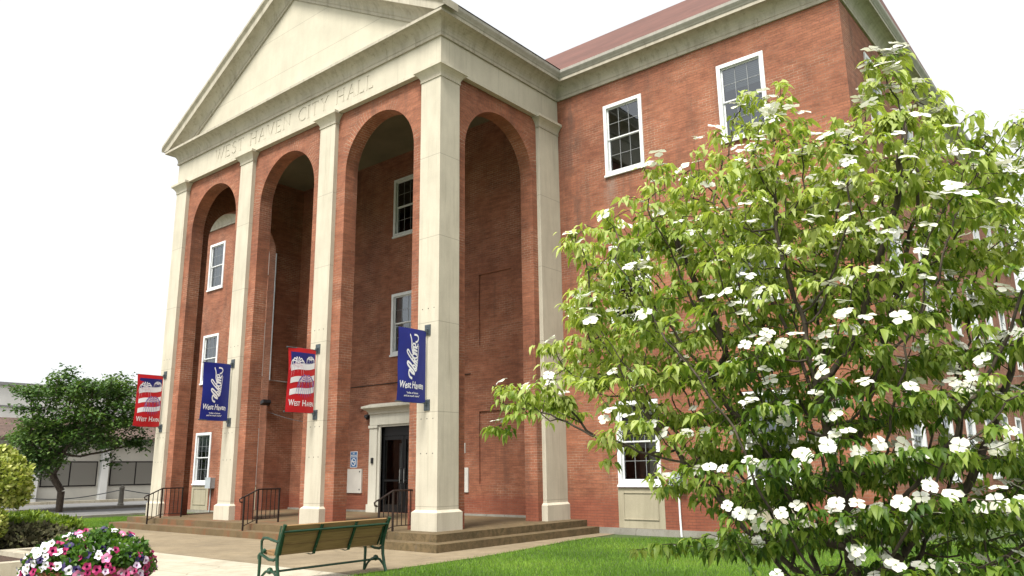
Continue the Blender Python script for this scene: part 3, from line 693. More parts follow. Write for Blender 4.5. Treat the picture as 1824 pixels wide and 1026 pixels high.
# fireworks-free blue notice: NO SMOKING with a round symbol
def text_mesh(s, size, bold=0, shear=0, spacing=1, align='CENTER'):
    cu = bpy.data.curves.new('t', 'FONT'); cu.body = s; cu.size = size; cu.offset = bold; cu.shear = shear; cu.space_character = spacing; cu.align_x = align; cu.resolution_u = 3
    o = bpy.data.objects.new('t', cu); COL.objects.link(o); dg = bpy.context.evaluated_depsgraph_get(); dg.update()
    me = bpy.data.meshes.new_from_object(o.evaluated_get(dg)); vs = [tuple(v.co) for v in me.vertices]; fs = [tuple(p.vertices) for p in me.polygons]
    bpy.data.objects.remove(o); bpy.data.curves.remove(cu); bpy.data.meshes.remove(me); return vs, fs
r_ = thing('notice_sign', 'small blue and white no smoking notice on the brick above the pale cabinet', 'sign', (-8.88, D, 1.74))
SBLUE = plain('sign_blue', (.02, .13, .33, 1), .4, 0, .05, 3); SWHITE = plain('sign_white', (.8, .8, .8, 1), .5, 0, .03, 3)
m = MB(); m.box(-9.06, D-.012, 1.74, -8.70, D, 2.27); build(m, 'panel', SWHITE, r_)
m = MB(); m.box(-9.04, D-.015, 1.76, -8.72, D-.012, 2.08); m.box(-9.04, D-.015, 2.10, -8.72, D-.012, 2.25); build(m, 'blue_field', SBLUE, r_)
m = MB()
for txt, zz in (('NO', 2.185), ('SMOKING', 2.115)):
    vs, fs = text_mesh(txt, .068, .002)
    for f in fs: m.face([(-8.88+vs[i][0], D-.018, zz+vs[i][1]) for i in f])
for k in range(20):
    a, b = 2*math.pi*k/20, 2*math.pi*(k+1)/20
    m.face([(-8.88+rr*math.cos(q), D-.018, 1.92+rr*math.sin(q)) for q, rr in ((a, .10), (b, .10), (b, .13), (a, .13))])
m.box(-8.98, D-.019, 1.915, -8.80, D-.0175, 1.945); m.face([(-8.97, D-.0195, 1.99), (-8.95, D-.0195, 2.01), (-8.79, D-.0195, 1.85), (-8.81, D-.0195, 1.83)])
build(m, 'lettering', SWHITE, r_)

# ------------------------------------------------------------------ banners
BW, BH = .86, 1.66; BZ = 3.09
def ribbon(pts, wd, mapf, mb, taper=False, off=0):
    P = [Vector(p) for p in pts]
    # Catmull-Rom
    Q_ = []
    E = [P[0]*2-P[1]]+P+[P[-1]*2-P[-2]]
    for i in range(1, len(E)-2):
        for k in range(5):
            t_ = k/5; a, b, c, d_ = E[i-1], E[i], E[i+1], E[i+2]
            Q_.append(.5*((2*b)+(c-a)*t_+(2*a-5*b+4*c-d_)*t_*t_+(3*b-a-3*c+d_)*t_**3))
    Q_.append(P[-1]); L = []; n_ = len(Q_)
    for i, p in enumerate(Q_):
        d_ = (Q_[min(i+1, n_-1)]-Q_[max(i-1, 0)]); d_ = d_.normalized() if d_.length else Vector((1, 0))
        ww = wd/2*((1-.85*abs(2*i/(n_-1)-1)**2.5) if taper else 1)
        nn = Vector((-d_.y, d_.x))*ww; L.append((p-nn, p+nn))
    for i in range(n_-1): mb.face([mapf(*L[i][0], off), mapf(*L[i+1][0], off), mapf(*L[i+1][1], off), mapf(*L[i][1], off)])
def fit_text(txt, width, height, bold=0, shear=0, spacing=1, caps_small=False):
    vs, fs = text_mesh(txt, 1, bold, shear, spacing, 'LEFT'); x0 = min(v[0] for v in vs); x1 = max(v[0] for v in vs)
    return [((v[0]-x0)/(x1-x0)*width, v[1]/.73*height) for v in vs], fs
def banner(x, kind, label):
    red = kind == 'flag'
    r_ = thing('street_banner', label, 'banner', (x, 0, BZ), 'banners hung from the portico columns')
    lean = .02 if not red else .05
    def mp(u, v, off=0):     # u 0..1 from outer (-y) edge to the column, v 0..1 upwards
        bulge = .035*math.sin(math.pi*u)*(0.4+.6*math.sin(math.pi*v)) + .012*math.sin(v*9+x)*(1-u)
        pull = (.04 if red else .02)*math.sin(math.pi*v*.9)*(1-u)
        return (x+bulge+off+.012, -.94+.86*u+pull, BZ+v*BH+lean*(1-u)*0)
    cloth = plain('banner_cloth_'+('red' if red else 'blue'), (.52, .008, .014, 1) if red else (.004, .014, .20, 1), .5, 0, .05, 3)
    m = MB(); N = 14
    for off in (0, -.006):
        for i in range(N):
            for j in range(N): m.face([mp(i/N, j/N, off), mp((i+1)/N, j/N, off), mp((i+1)/N, (j+1)/N, off), mp(i/N, (j+1)/N, off)])
    cl = build(m, 'cloth', cloth, r_)
    for v in (0, 1):
        zz = BZ+v*BH
        m = MB(); m.tube([(x, -.97, zz-(.01 if v else -.01)), (x, .0, zz-(.01 if v else -.01))], .018, 8); build(m, 'arm', STEEL, r_)
        m = MB(); m.box(x-.09, -.022, zz-.16 if v == 0 else zz-.09, x+.09, -.001, zz+.09 if v == 0 else zz+.16); m.box(x-.03, -.08, zz-.05, x+.03, -.02, zz+.05); build(m, 'bracket', STEEL, r_)
    W_ = plain('banner_white', (.82, .82, .84, 1), .5, 0, .03, 3)
    if not red:
        m = MB()
        def C(px, py): return ((px-150-(885-py)/760*12)/292, 1-(py-135)/755)
        strokes = [([(292,650),(268,635),(258,600),(266,565),(290,592),(318,604)], 17), ([(318,604),(302,572),(262,530),(246,500),(252,482),(280,505),(330,572)], 17),
                   ([(330,572),(342,545),(318,515),(300,520),(308,545),(335,540),(346,515)], 12), ([(346,515),(300,470),(255,405),(243,372),(256,362),(285,410),(346,490)], 13),
                   ([(322,438),(298,440),(300,465),(332,474),(350,452)], 12), ([(350,430),(318,440),(298,415),(312,395),(342,405),(350,430)], 12),
                   ([(300,392),(350,398)], 12), ([(350,398),(302,372),(306,358),(350,366)], 12), ([(350,366),(304,342),(310,326),(350,334)], 12),
                   ([(322,325),(332,298),(308,290),(300,312),(325,330),(352,312),(358,285)], 12),
                   ([(300,390),(290,330),(290,260),(276,196)], 15), ([(330,275),(355,258),(364,222),(350,198),(320,196)], 13), ([(366,305),(356,420),(344,530),(322,520)], 8)]
        for pts, wd in strokes: ribbon([Vector(C(*p)) for p in pts], wd/755*1.5, lambda u, v, o: mp(u, v, .004+o), m)
        # correct ribbon aspect is close enough to metres in both directions
        for txt, xa, xb in (('West', 170, 282), ('Haven', 292, 414)):
            vs, fs = fit_text(txt, (xb-xa)/292, 72/755, .022, .15); u0, v0 = C(xa, 750)
            for f in fs: m.face([mp(u0+vs[i][0], v0+vs[i][1]+.006*math.sin(vs[i][0]*26), .004) for i in f])
        build(m, 'lettering', W_, cl)
        m = MB()
        for txt, cx, cy in (('\u201cmiles of shore', 298, 805), ('and so much more\u201d', 296, 835)):
            vs, fs = text_mesh(txt, .062, .0012, .1, .95); u0, v0 = C(cx, cy)
            for f in fs: m.face([mp(u0+vs[i][0]/BW, v0+vs[i][1]/BH, .004) for i in f])
        build(m, 'lettering', W_, cl)
    else:
        # printed flag picture: blue canton band above wavy red and white stripes, fireworks over it
        BL = plain('banner_navy', (.008, .014, .16, 1), .5, 0, .1, 6); PK = plain('banner_pink', (.75, .55, .62, 1), .5, 0, .1, 6); PU = plain('banner_violet', (.16, .12, .42, 1), .5, 0, .1, 6)
        def C(px, py):
            t_ = (py-120)/760; left = 172-55*t_; return ((px-left)/300, 1-t_)
        u0, u1 = .09, .97
        def wave(u, base, slope=.10, amp=.018): return base+slope*u+amp*math.sin(u*6)
        def band(b0, b1, top=None, mat=W_, nm='stripe', off=.003, s0=.10, s1=.10):
            m = MB(); K = 16
            for i in range(K):
                a, b = u0+(u1-u0)*i/K, u0+(u1-u0)*(i+1)/K
                va0, vb0 = wave(a, b0, s0), wave(b, b0, s0); va1, vb1 = (top, top) if top else (wave(a, b1, s1), wave(b, b1, s1))
                m.face([mp(a, va0, off), mp(b, vb0, off), mp(b, vb1, off), mp(a, va1, off)])
            build(m, nm, mat, cl)
        band(.70, 0, .93, BL, 'blue_field')
        for b0, h in ((.61, .10), (.42, .085), (.235, .09)): band(b0, b0+h)
        m = MB(); m2 = MB(); m3 = MB()
        def burst(cx, cy, rad, n_, mb, wd=.012, drop=.6, off=.006):
            for k in range(n_):
                a = math.pi*(k+.5)/n_; dx = math.cos(a)*rad; h = (math.sin(a)*rad*.9+rad*.15)*.62
                ribbon([Vector((cx, cy)), Vector((cx+dx*.5, cy+h*.55)), Vector((cx+dx*.9, cy+h*.45)), Vector((cx+dx*1.25, cy-drop*rad*(.5+.6*abs(math.cos(a)))))], wd, lambda u, v, o: mp(min(max(u, .03), .98), v, off+o), mb, True)
        burst(.33, .76, .24, 6, m, .020, .45); burst(.80, .82, .15, 6, m, .016, .4); burst(.66, .47, .30, 7, m2, .024, .6, .007); burst(.66, .48, .24, 6, m3, .018, .3, .008); burst(.32, .69, .2, 5, m3, .012, .8)
        for k in range(7): ribbon([Vector((.42+.07*k, .44)), Vector((.40+.075*k, .30)), Vector((.40+.08*k, .20+.02*abs(k-3)))], .012, lambda u, v, o: mp(u, v, .007), m2, True)
        build(m, 'firework', W_, cl); build(m2, 'firework', PU, cl); build(m3, 'firework', PK, cl)
        m = MB()
        for txt, xa, xb, hh in (('W', 146, 203, 72), ('EST', 206, 268, 52), ('H', 292, 330, 72), ('AVEN', 336, 412, 52)):
            vs, fs = fit_text(txt, (xb-xa)/300, hh/760, .02); u_, v_ = C(xa, 802)
            for f in fs: m.face([mp(u_+vs[i][0], v_+vs[i][1], .005) for i in f])
        build(m, 'lettering', W_, cl)
banner(-.34, 'welcome', 'dark blue welcome banner with white script on the big corner column nearest the entrance')
banner(-4.49, 'flag', 'red banner with stars, stripes and fireworks on the third column from the left')
banner(-8.61, 'welcome', 'dark blue welcome banner with white script on the second column from the left')
banner(-12.69, 'flag', 'red banner with stripes and fireworks on the leftmost column, against the green tree')

# ------------------------------------------------------------------ park bench (seen from behind, facing -x)
bx, by, bl_ = 2.38, -5.553, 2.06
bench = thing('park_bench', 'park bench with green iron frame and tan slats, seen from behind on the pavement', 'bench', (bx-.25, by+bl_/2, 0))
def bp(a, b, z): th = R(1.58); return (bx-b*math.cos(th)*1-a*math.sin(th)*1*1, by+a*math.cos(th)-b*math.sin(th), z)   # a along, b towards the front
for side in (0.0, bl_):
    fr = MB()
    L = lambda pts, rr: fr.tube([bp(side, b, z) for b, z in pts], rr, 8)
    # back leg runs up into the back stile, front leg, seat rail, arm, arch foot
    L([(-.02, 0), (.03, .12), (.07, .28), (.08, .40), (.055, .52), (.0, .68), (-.065, .83), (-.075, .86)], [.022, .024, .026, .028, .026, .025, .026, .03])
    L([(.52, 0), (.505, .15), (.50, .30), (.505, .42)], [.022, .022, .024, .026])
    L([(.07, .40), (.16, .355), (.28, .36), (.40, .40), (.50, .43), (.53, .40), (.525, .355)], .022)
    L([(.02, .63), (.10, .615), (.22, .635), (.34, .66), (.43, .655), (.475, .61), (.475, .54), (.46, .46), (.46, .42)], [.02, .02, .02, .02, .022, .02, .018, .018, .02])
    L([(.0, .02), (.05, .11), (.14, .185), (.24, .205), (.34, .185), (.44, .11), (.50, .02)], [.018, .018, .02, .024, .02, .018, .018])
    fr.lathe(bp(side, .24, .205), [(0, -.05), (.035, -.035), (.05, 0), (.035, .035), (0, .05)], 10)
    fr.lathe(bp(side, .40, .475), [(0, -.04), (.03, -.02), (.035, .01), (0, .04)], 8)
    # flat plate that carries the slats
    q = [(-.02, .41), (.075, .42), (.0, .70), (-.06, .84), (-.09, .83), (-.05, .62)]
    sg = 1 if side == 0 else -1
    for da in (0, .07*sg):
        fr.face([bp(side+da, b+.055, z) for b, z in ((.055, .42), (.10, .43), (-.02, .84), (-.06, .84))])
    fr.face([bp(side, .09, .42), bp(side+.07*sg, .09, .42), bp(side+.07*sg, -.02, .84), bp(side, -.02, .84)])
    build(fr, 'side_frame', BGREEN, bench, smooth=True)
def slat(b0, z0, b1, z1, th, nm='slat'):
    m = MB(); v = Vector((b1-b0, z1-z0)).normalized(); n_ = Vector((-v.y, v.x))*th
    c = [(b0, z0), (b1, z1), (b1+n_.x, z1+n_.y), (b0+n_.x, z0+n_.y)]
    A = [bp(.03, *q) for q in c]; B_ = [bp(bl_-.03, *q) for q in c]
    m.face(A); m.face(B_[::-1])
    for i in range(4): m.face([A[i], A[(i+1) % 4], B_[(i+1) % 4], B_[i]])
    build(m, nm, WOOD, bench)
bk = lambda t_: (.145-.19*t_+.0, .43+.41*t_)
for t0, t1 in ((.0, .315), (.335, .655), (.675, .995)): slat(*bk(t0), *bk(t1), -.03)
for i in range(5): slat(.15+i*.078, .415+.004*i-.012*math.sin(i/4*3.1), .15+i*.078+.068, .415+.004*(i+1)-.012*math.sin((i+1)/4*3.1), .03)
for a in (bl_*.335, bl_*.665):
    m = MB(); pts = [(.30, .395), (.20, .385), (.13, .40)]+[(bk(t_)[0]-.02, bk(t_)[1]) for t_ in (.1, .4, .7, .98)]
    for (b0, z0), (b1, z1) in zip(pts, pts[1:]):
        m.face([bp(a-.02, b0-.012, z0-.008), bp(a+.02, b0-.012, z0-.008), bp(a+.02, b1-.012, z1-.008), bp(a-.02, b1-.012, z1-.008)])
        m.face([bp(a-.02, b0-.012, z0-.008), bp(a-.02, b1-.012, z1-.008), bp(a-.02, b1+.01, z1), bp(a-.02, b0+.01, z0)]); m.face([bp(a+.02, b0-.012, z0-.008), bp(a+.02, b1-.012, z1-.008), bp(a+.02, b1+.01, z1), bp(a+.02, b0+.01, z0)])
    for t_ in (.1, .25, .42, .58, .75, .9): b_, z_ = bk(t_); m.lathe(bp(a, b_-.035, z_), [(0, -.008), (.009, 0), (0, .008)], 6, 1)
    build(m, 'back_strap', [BGREEN, CHROME], bench)
m = MB(); b_, z_ = bk(.80); m.tube([bp(.0, b_-.045, z_), bp(bl_, b_-.045, z_)], .017, 8); build(m, 'back_rod', BGREEN, bench, smooth=True)
m = MB(); m.tube([bp(0, .24, .185), bp(bl_, .24, .185)], .017, 8); build(m, 'stretcher', BGREEN, bench, smooth=True)

# ------------------------------------------------------------------ foliage helpers (numpy)
def np_mesh(name, V, F, mats, tint=None, smooth=False, mi=None):
    """V (n,3); F list of index arrays (m,k)"""
    me = bpy.data.meshes.new(name); me.vertices.add(len(V)); me.vertices.foreach_set('co', V.astype(np.float32).ravel())
    loops = np.concatenate([f.ravel() for f in F]); cnt = np.concatenate([np.full(len(f), f.shape[1]) for f in F])
    me.loops.add(len(loops)); me.loops.foreach_set('vertex_index', loops.astype(np.int32))
    me.polygons.add(len(cnt)); st = np.concatenate([[0], np.cumsum(cnt)[:-1]])
    me.polygons.foreach_set('loop_start', st.astype(np.int32))
    if tint is not None:
        a = me.attributes.new('tint', 'FLOAT', 'POINT'); a.data.foreach_set('value', tint.astype(np.float32))
    if mi is not None: me.polygons.foreach_set('material_index', mi.astype(np.int32))
    if smooth: me.polygons.foreach_set('use_smooth', np.ones(len(cnt), bool))
    for m_ in (mats if isinstance(mats, (list, tuple)) else [mats]): me.materials.append(m_)
    me.update(calc_edges=True); me.validate(); return me
def norm(a): return a/np.maximum(np.linalg.norm(a, axis=-1, keepdims=True), 1e-9)
def leaves(P, Dr, U, L, W, droop=.5, fold=.25, prof=((.33, 1.0), (.68, .72))):
    """P base points, Dr direction, U up hint, L length, W half width -> verts, faces. 8 verts per leaf"""
    n = len(P); S = norm(np.cross(Dr, U)); N = norm(np.cross(S, Dr)); L = L[:, None]; W = W[:, None]
    def mid(t_): return P+Dr*L*t_-N*L*droop*t_*t_*.5
    V = np.zeros((n, 8, 3)); V[:, 0] = P; V[:, 7] = mid(1.0)
    for k, (t_, ww) in enumerate(prof):
        c = mid(t_); V[:, 1+3*k] = c-S*W*ww+N*W*ww*fold; V[:, 2+3*k] = c; V[:, 3+3*k] = c+S*W*ww+N*W*ww*fold
    b = (np.arange(n)*8)[:, None]
    T3 = np.concatenate([b+np.array([[0, 2, 1]]), b+np.array([[0, 3, 2]]), b+np.array([[4, 5, 7]]), b+np.array([[5, 6, 7]])])
    Q4 = np.concatenate([b+np.array([[1, 2, 5, 4]]), b+np.array([[2, 3, 6, 5]])])
    return V.reshape(-1, 3), [T3, Q4]
def rand_dir(n): return norm(rng.normal(size=(n, 3)))
def colonize(start, att, step, infl, kill, iters=260, up_bias=.0, maxn=20000):
    nodes = [np.array(p, float) for p in start]; par = [-1]+list(range(len(start)-1))
    A = att.copy(); NP = np.array(nodes)
    dd = np.linalg.norm(A[:, None]-NP[None], axis=2); near = dd.argmin(1); dist = dd.min(1)
    for it in range(iters):
        if not len(A) or len(nodes) > maxn: break
        act = dist < infl
        if not act.any(): infl *= 1.5; continue
        acc = {}
        dirs = norm(A[act]-np.array(nodes)[near[act]])
        for i, d_ in zip(near[act], dirs): acc[i] = acc.get(i, 0)+d_
        new = []
        for i, d_ in acc.items():
            d_ = d_+np.array([0, 0, up_bias]); d_ = d_/max(np.linalg.norm(d_), 1e-6)+rng.normal(size=3)*.13
            d_ /= np.linalg.norm(d_); new.append(nodes[i]+d_*step); par.append(i)
        s0 = len(nodes); nodes += new; NW = np.array(new)
        d2 = np.linalg.norm(A[:, None]-NW[None], axis=2); nn_ = d2.argmin(1); dm = d2.min(1)
        b = dm < dist; near[b] = nn_[b]+s0; dist[b] = dm[b]
        keep = dist > kill; A = A[keep]; near = near[keep]; dist = dist[keep]
    return np.array(nodes), np.array(par)
def branch_mesh(name, N_, par, r0, expo, rmax, mat, sides=5):
    n = len(N_); kids = np.zeros(n, int); acc = np.zeros(n)
    for i in range(n-1, 0, -1):
        if acc[i] == 0: acc[i] = r0**expo
        acc[par[i]] += acc[i]; kids[par[i]] += 1
    r = np.minimum(acc**(1/expo), rmax)
    i = np.arange(1, n); p = par[1:]; A, B = N_[p], N_[i]
    d = norm(B-A); h = np.where(np.abs(d[:, 2:3]) < .9, np.array([[0, 0, 1.]]), np.array([[1., 0, 0]])); a = norm(np.cross(d, h)); b = np.cross(d, a)
    V = []; rp = np.where(kids[p] > 1, np.minimum(r[p], r[i]*1.25), r[p])
    for C_2, rr in ((A, rp), (B, r[i])):
        for k in range(sides):
            an = 2*math.pi*k/sides; V.append(C_2+(a*math.cos(an)+b*math.sin(an))*rr[:, None])
    V = np.stack(V, 1); m_ = len(i); base = (np.arange(m_)*2*sides)[:, None]
    F = np.concatenate([base+np.array([[k, (k+1) % sides, sides+(k+1) % sides, sides+k]]) for k in range(sides)])
    return np_mesh(name, V.reshape(-1, 3), [F], mat, smooth=True), r, kids
def attractors(blobs, base, e, nrm, density, depthf):
    out = []
    for s, z, rs, rz, n in blobs:
        k = int(n*density); q = norm(rng.normal(size=(k, 3)))*(rng.random((k, 1))**.4)
        ss = s+q[:, 0]*rs; zz = z+q[:, 1]*rz; W = depthf(ss, zz, rs)
        dp = rng.uniform(-1, 1, k)*W if n > 4 else q[:, 2]*min(rs, .3)+rng.uniform(-1, 1)*W.mean()*.6
        out.append(np.array(base)[None]+e[None]*ss[:, None]+nrm[None]*dp[:, None]+np.array([[0, 0, 1]])*zz[:, None])
    return np.concatenate(out)

# ------------------------------------------------------------------ flowering dogwood in the foreground
DOG = [(0.04, 2.03, 0.69, 0.62, 30), (0.41, 2.23, 0.48, 0.48, 20), (-0.4, 2.29, 0.46, 0.37, 16), (-0.68, 2.07, 0.35, 0.2, 9), (-0.83, 2.32, 0.37, 0.25, 9), (-1.93, 2.08, 0.1, 0.04, 2), (-1.97, 1.85, 0.09, 0.04, 2), (-1.7, 2.01, 0.23, 0.07, 5), (-1.44, 2.23, 0.2, 0.1, 6), (-1.27, 2.42, 0.18, 0.11, 5), (-1.25, 2.93, 0.16, 0.1, 5), (-1.35, 2.66, 0.17, 0.1, 4), (-0.97, 3.02, 0.25, 0.13, 8), (-1.1, 2.59, 0.21, 0.13, 6), (-0.95, 3.44, 0.08, 0.05, 2), (-0.68, 3.3, 0.24, 0.15, 8), (-0.61, 3.01, 0.3, 0.22, 10), (-0.43, 3.67, 0.1, 0.15, 3), (-0.28, 4.03, 0.09, 0.12, 3), (-0.07, 3.93, 0.07, 0.13, 3), (-0.08, 3.56, 0.16, 0.11, 4), (-0.19, 3.32, 0.25, 0.18, 8), (0.14, 3.34, 0.21, 0.18, 7), (0.27, 3.75, 0.09, 0.05, 2), (0.47, 3.89, 0.15, 0.08, 4), (0.66, 3.91, 0.1, 0.07, 3), (0.82, 3.78, 0.08, 0.08, 2), (0.39, 3.65, 0.09, 0.09, 3), (0.82, 3.57, 0.06, 0.06, 2), (0.53, 3.34, 0.26, 0.21, 9), (0.81, 3.23, 0.22, 0.2, 8), (1.06, 3.24, 0.1, 0.11, 4), (1.13, 3.39, 0.07, 0.06, 2), (0.82, 2.9, 0.29, 0.19, 10), (1.0, 2.62, 0.23, 0.25, 9), (-0.29, 2.79, 0.41, 0.32, 14), (0.18, 2.81, 0.41, 0.34, 16), (0.83, 2.11, 0.28, 0.33, 14), (-0.99, 1.91, 0.24, 0.14, 6), (-1.3, 1.6, 0.05, 0.03, 1), (-1.2, 1.82, 0.11, 0.05, 3), (-0.67, 1.61, 0.25, 0.16, 8), (-0.41, 1.76, 0.33, 0.26, 12), (-0.02, 1.45, 0.6, 0.3, 22), (0.61, 1.59, 0.35, 0.26, 16), (-1.13, 1.13, 0.06, 0.03, 1), (-0.86, 1.23, 0.08, 0.06, 2), (-0.05, 1.06, 0.49, 0.15, 12), (.55, 1.15, .5, .2, 16), (1.0, 1.3, .35, .25, 10), (-.45, 1.2, .35, .2, 10), (.2, .85, .6, .12, 12), (-1.15, 2.25, .3, .1, 6), (-.95, 2.45, .3, .1, 6), (1.27, 2.68, 0.29, 0.4, 10), (1.16, 1.95, 0.28, 0.47, 12), (1.44, 3.03, 0.19, 0.25, 5)]
TB = np.array([11.108, -8.003, 0.]); eD = np.array([.9507, .3102, 0]); nD = np.array([-.3102, .9507, 0])
dog = thing('dogwood_tree', 'multi-stemmed dogwood tree covered in white blossoms standing on the lawn before the brick wing', 'tree', TB)
depthf = lambda s, z, rs: .85*np.sqrt(np.clip(1-((s-.1)/2.2)**2-((z-2.2)/2.3)**2, .04, 1))
att = attractors(DOG, TB, eD, nD, 14.5, depthf)
core_ = attractors([(.1, 1.75, .85, .45, 60), (.5, 1.35, .8, .35, 50), (-.25, 1.45, .5, .3, 22), (.2, 2.5, .7, .4, 30), (-.25, 3.4, .2, .2, 5), (-.35, 3.0, .4, .25, 16), (.3, 3.15, .5, .3, 22), (.95, 3.0, .4, .3, 14), (-.75, 2.75, .35, .3, 14), (-1.0, 2.2, .3, .2, 8)], TB, eD, nD, 9, depthf); att = np.concatenate([att, core_])
ly = .27; ph = .5*np.sin(att[:, 0]*1.7)+.5*np.sin(att[:, 1]*1.9+1); zq = (np.round(att[:, 2]/ly-ph)+ph)*ly
att[:, 2] = att[:, 2]*.3+zq*.7; att[:, 2] = np.where(att[:, 2] > 2.9, 2.9+(att[:, 2]-2.9)*.84, att[:, 2])
start = [TB+np.array([0, 0, z]) for z in np.arange(-.1, .75, .1)]
N_, par = colonize(start, att, .062, .8, .064)
me, rad, kids = branch_mesh('trunk', N_, par, .0021, 2.45, .042, BARK)
put('trunk', me, dog)
thin = np.where((rad < .0052) & (N_[:, 2] > .8))[0]; tips = np.where((kids == 0) & (N_[:, 2] > .8))[0]
print('dogwood nodes', len(N_), 'thin', len(thin), 'tips', len(tips))
gd = norm(N_-N_[np.maximum(par, 0)])
def spray(idx, k, Lm, tipd, rise=0):
    P = np.repeat(N_[idx], k, 0); g = np.repeat(gd[idx], k, 0); n = len(P)
    an = rng.random(n)*2*math.pi; out = np.stack([np.cos(an), np.sin(an), np.zeros(n)], 1)
    d_ = norm(out+g*.5*np.array([[1, 1, 0]])+np.array([[0, 0, 1]])*rng.uniform(-.7, .08, (n, 1))+np.array([[0, 0, rise]]))
    L = Lm*rng.uniform(.45, 1.3, n); P = P+d_*.012+rng.normal(size=(n, 3))*np.array([[.02, .02, .008]])
    return P, d_, L
P1, d1, L1 = spray(thin, 4, .050, 0); P2, d2_, L2 = spray(tips, 12, .060, 0)
P = np.concatenate([P1, P2]); d_ = np.concatenate([d1, d2_]); L = np.concatenate([L1, L2])
V, F = leaves(P, d_, np.tile([0, 0, 1.], (len(P), 1))+rng.normal(size=(len(P), 3))*.25, L, L*rng.uniform(.20, .27, len(P)), droop=1.35, fold=.4)
clump = np.sin(P[:, 0]*3.1+1)*np.sin(P[:, 1]*2.7)*np.sin(P[:, 2]*3.3+2)
young = np.concatenate([np.zeros(len(P1)), np.full(len(P2), .16)])
s_ = (P-TB)@eD
tint = np.clip(.42+.25*clump+rng.normal(size=len(P))*.17+young+.26*np.clip((P[:, 2]-2.2)/1.2, -1, 1)+np.clip(-s_-.4, 0, 1)*.30, 0, 1)  # young tips paler; height and left-side terms paint light and shade into the crown
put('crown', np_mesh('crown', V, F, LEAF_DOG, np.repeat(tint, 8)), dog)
print('dogwood leaves', len(P))
# blossoms: four pointed cream bracts round a green knob
def blossom_geo(Pc, Nn, size):
    n = len(Pc); a0 = rng.random(n)*math.pi
    t1 = norm(np.cross(Nn, rand_dir(n))); t2 = np.cross(Nn, t1); Vs, Fs, tn, mi = [], [], [], []; base = 0
    for k in range(4):
        a = a0+k*math.pi/2; dr = t1*np.cos(a)[:, None]+t2*np.sin(a)[:, None]+Nn*rng.uniform(-.15, .3, (n, 1)); dr = norm(dr)
        V, F = leaves(Pc+dr*.003, dr, Nn, size*rng.uniform(.9, 1.08, n), size*rng.uniform(.46, .56, n), droop=.35, fold=.12, prof=((.36, .85), (.74, 1.0)))
        Vs.append(V); Fs += [f+base for f in F]; base += len(V); tn.append(np.repeat(rng.random(n), 8)); mi += [np.zeros(len(f)) for f in F]
    r_ = (size*.11)[:, None]; o = []
    for q in (t1, t2, -t1, -t2): o.append(Pc+q*r_+Nn*.004)
    o.append(Pc+Nn*r_*1.3); V = np.stack(o, 1).reshape(-1, 3); b = (np.arange(n)*5)[:, None]+base
    F = np.concatenate([b+np.array([[k, (k+1) % 4, 4]]) for k in range(4)]); Vs.append(V); Fs.append(F); tn.append(np.zeros(len(V))); mi.append(np.ones(len(F)))
    return np.concatenate(Vs), Fs, np.concatenate(tn), np.concatenate(mi)
KNOB = plain('blossom_knob', (.16, .22, .04, 1), .7, 0, .2, 30)
cand = rng.permutation(np.where((rad < .0050) & (N_[:, 2] > .95))[0])
tc0 = norm(np.array(CAM)[None]-N_[cand]); probe = N_[cand]+(tc0*.7+np.array([[0, 0, .6]]))*.22
expo_ = np.array([np.sum(np.sum((N_-q)**2, 1) < .04) for q in probe]); cand = cand[np.argsort(expo_+rng.random(len(cand))*3)[:int(len(cand)*.6)]]; cand = rng.permutation(cand)
w_ = np.clip(.45+.5*((N_[cand]-TB)@eD+.9), .4, 1.0)*np.where(N_[cand][:, 2] < 1.3, .45, 1); cand = cand[rng.random(len(cand)) < w_]
sel = []; clus = rng.permutation(cand)[:210]
for i in clus: sel += list(cand[np.linalg.norm((N_[cand]-N_[i])*np.array([[1, 1, 3.5]]), axis=1) < .26][:rng.integers(3, 9)])
sel = np.array(list(dict.fromkeys(sel+list(cand[:500]))))[:1350]
Pc = N_[sel]+tc0.mean(0)[None]*.03+np.array([[0, 0, .045]])+rng.normal(size=(len(sel), 3))*.012
tocam = norm(np.array(CAM)[None]-Pc)
Nn = norm(np.array([[0, 0, 1.]])+rng.normal(size=(len(sel), 3))*.28+tocam*np.array([[1, 1, 0]])*rng.uniform(.1, .85, (len(sel), 1))+norm(Pc-(TB+np.array([0, 0, 1.8])))*.35)
size = rng.uniform(.030, .046, len(sel))*(1+.16*np.clip(Pc[:, 2]-2.0, 0, 2))
order = np.argsort(np.linalg.norm(Pc-np.array(CAM)[None], axis=1)+np.where(Pc[:, 2] > .8, 0, 5)); fr_, rest = order[:100], order[100:]
for i in fr_:
    V, F, tn, mi = blossom_geo(np.zeros((1, 3)), Nn[i:i+1], size[i:i+1])
    put('blossom', np_mesh('blossom', V, F, [BRACT, KNOB], tn, mi=mi), dog, Vector(Pc[i]))
V, F, tn, mi = blossom_geo(Pc[rest], Nn[rest], size[rest])
tag(put('blossoms', np_mesh('blossoms', V, F, [BRACT, KNOB], tn, mi=mi), dog), kind='stuff')
print('blossoms', len(sel))

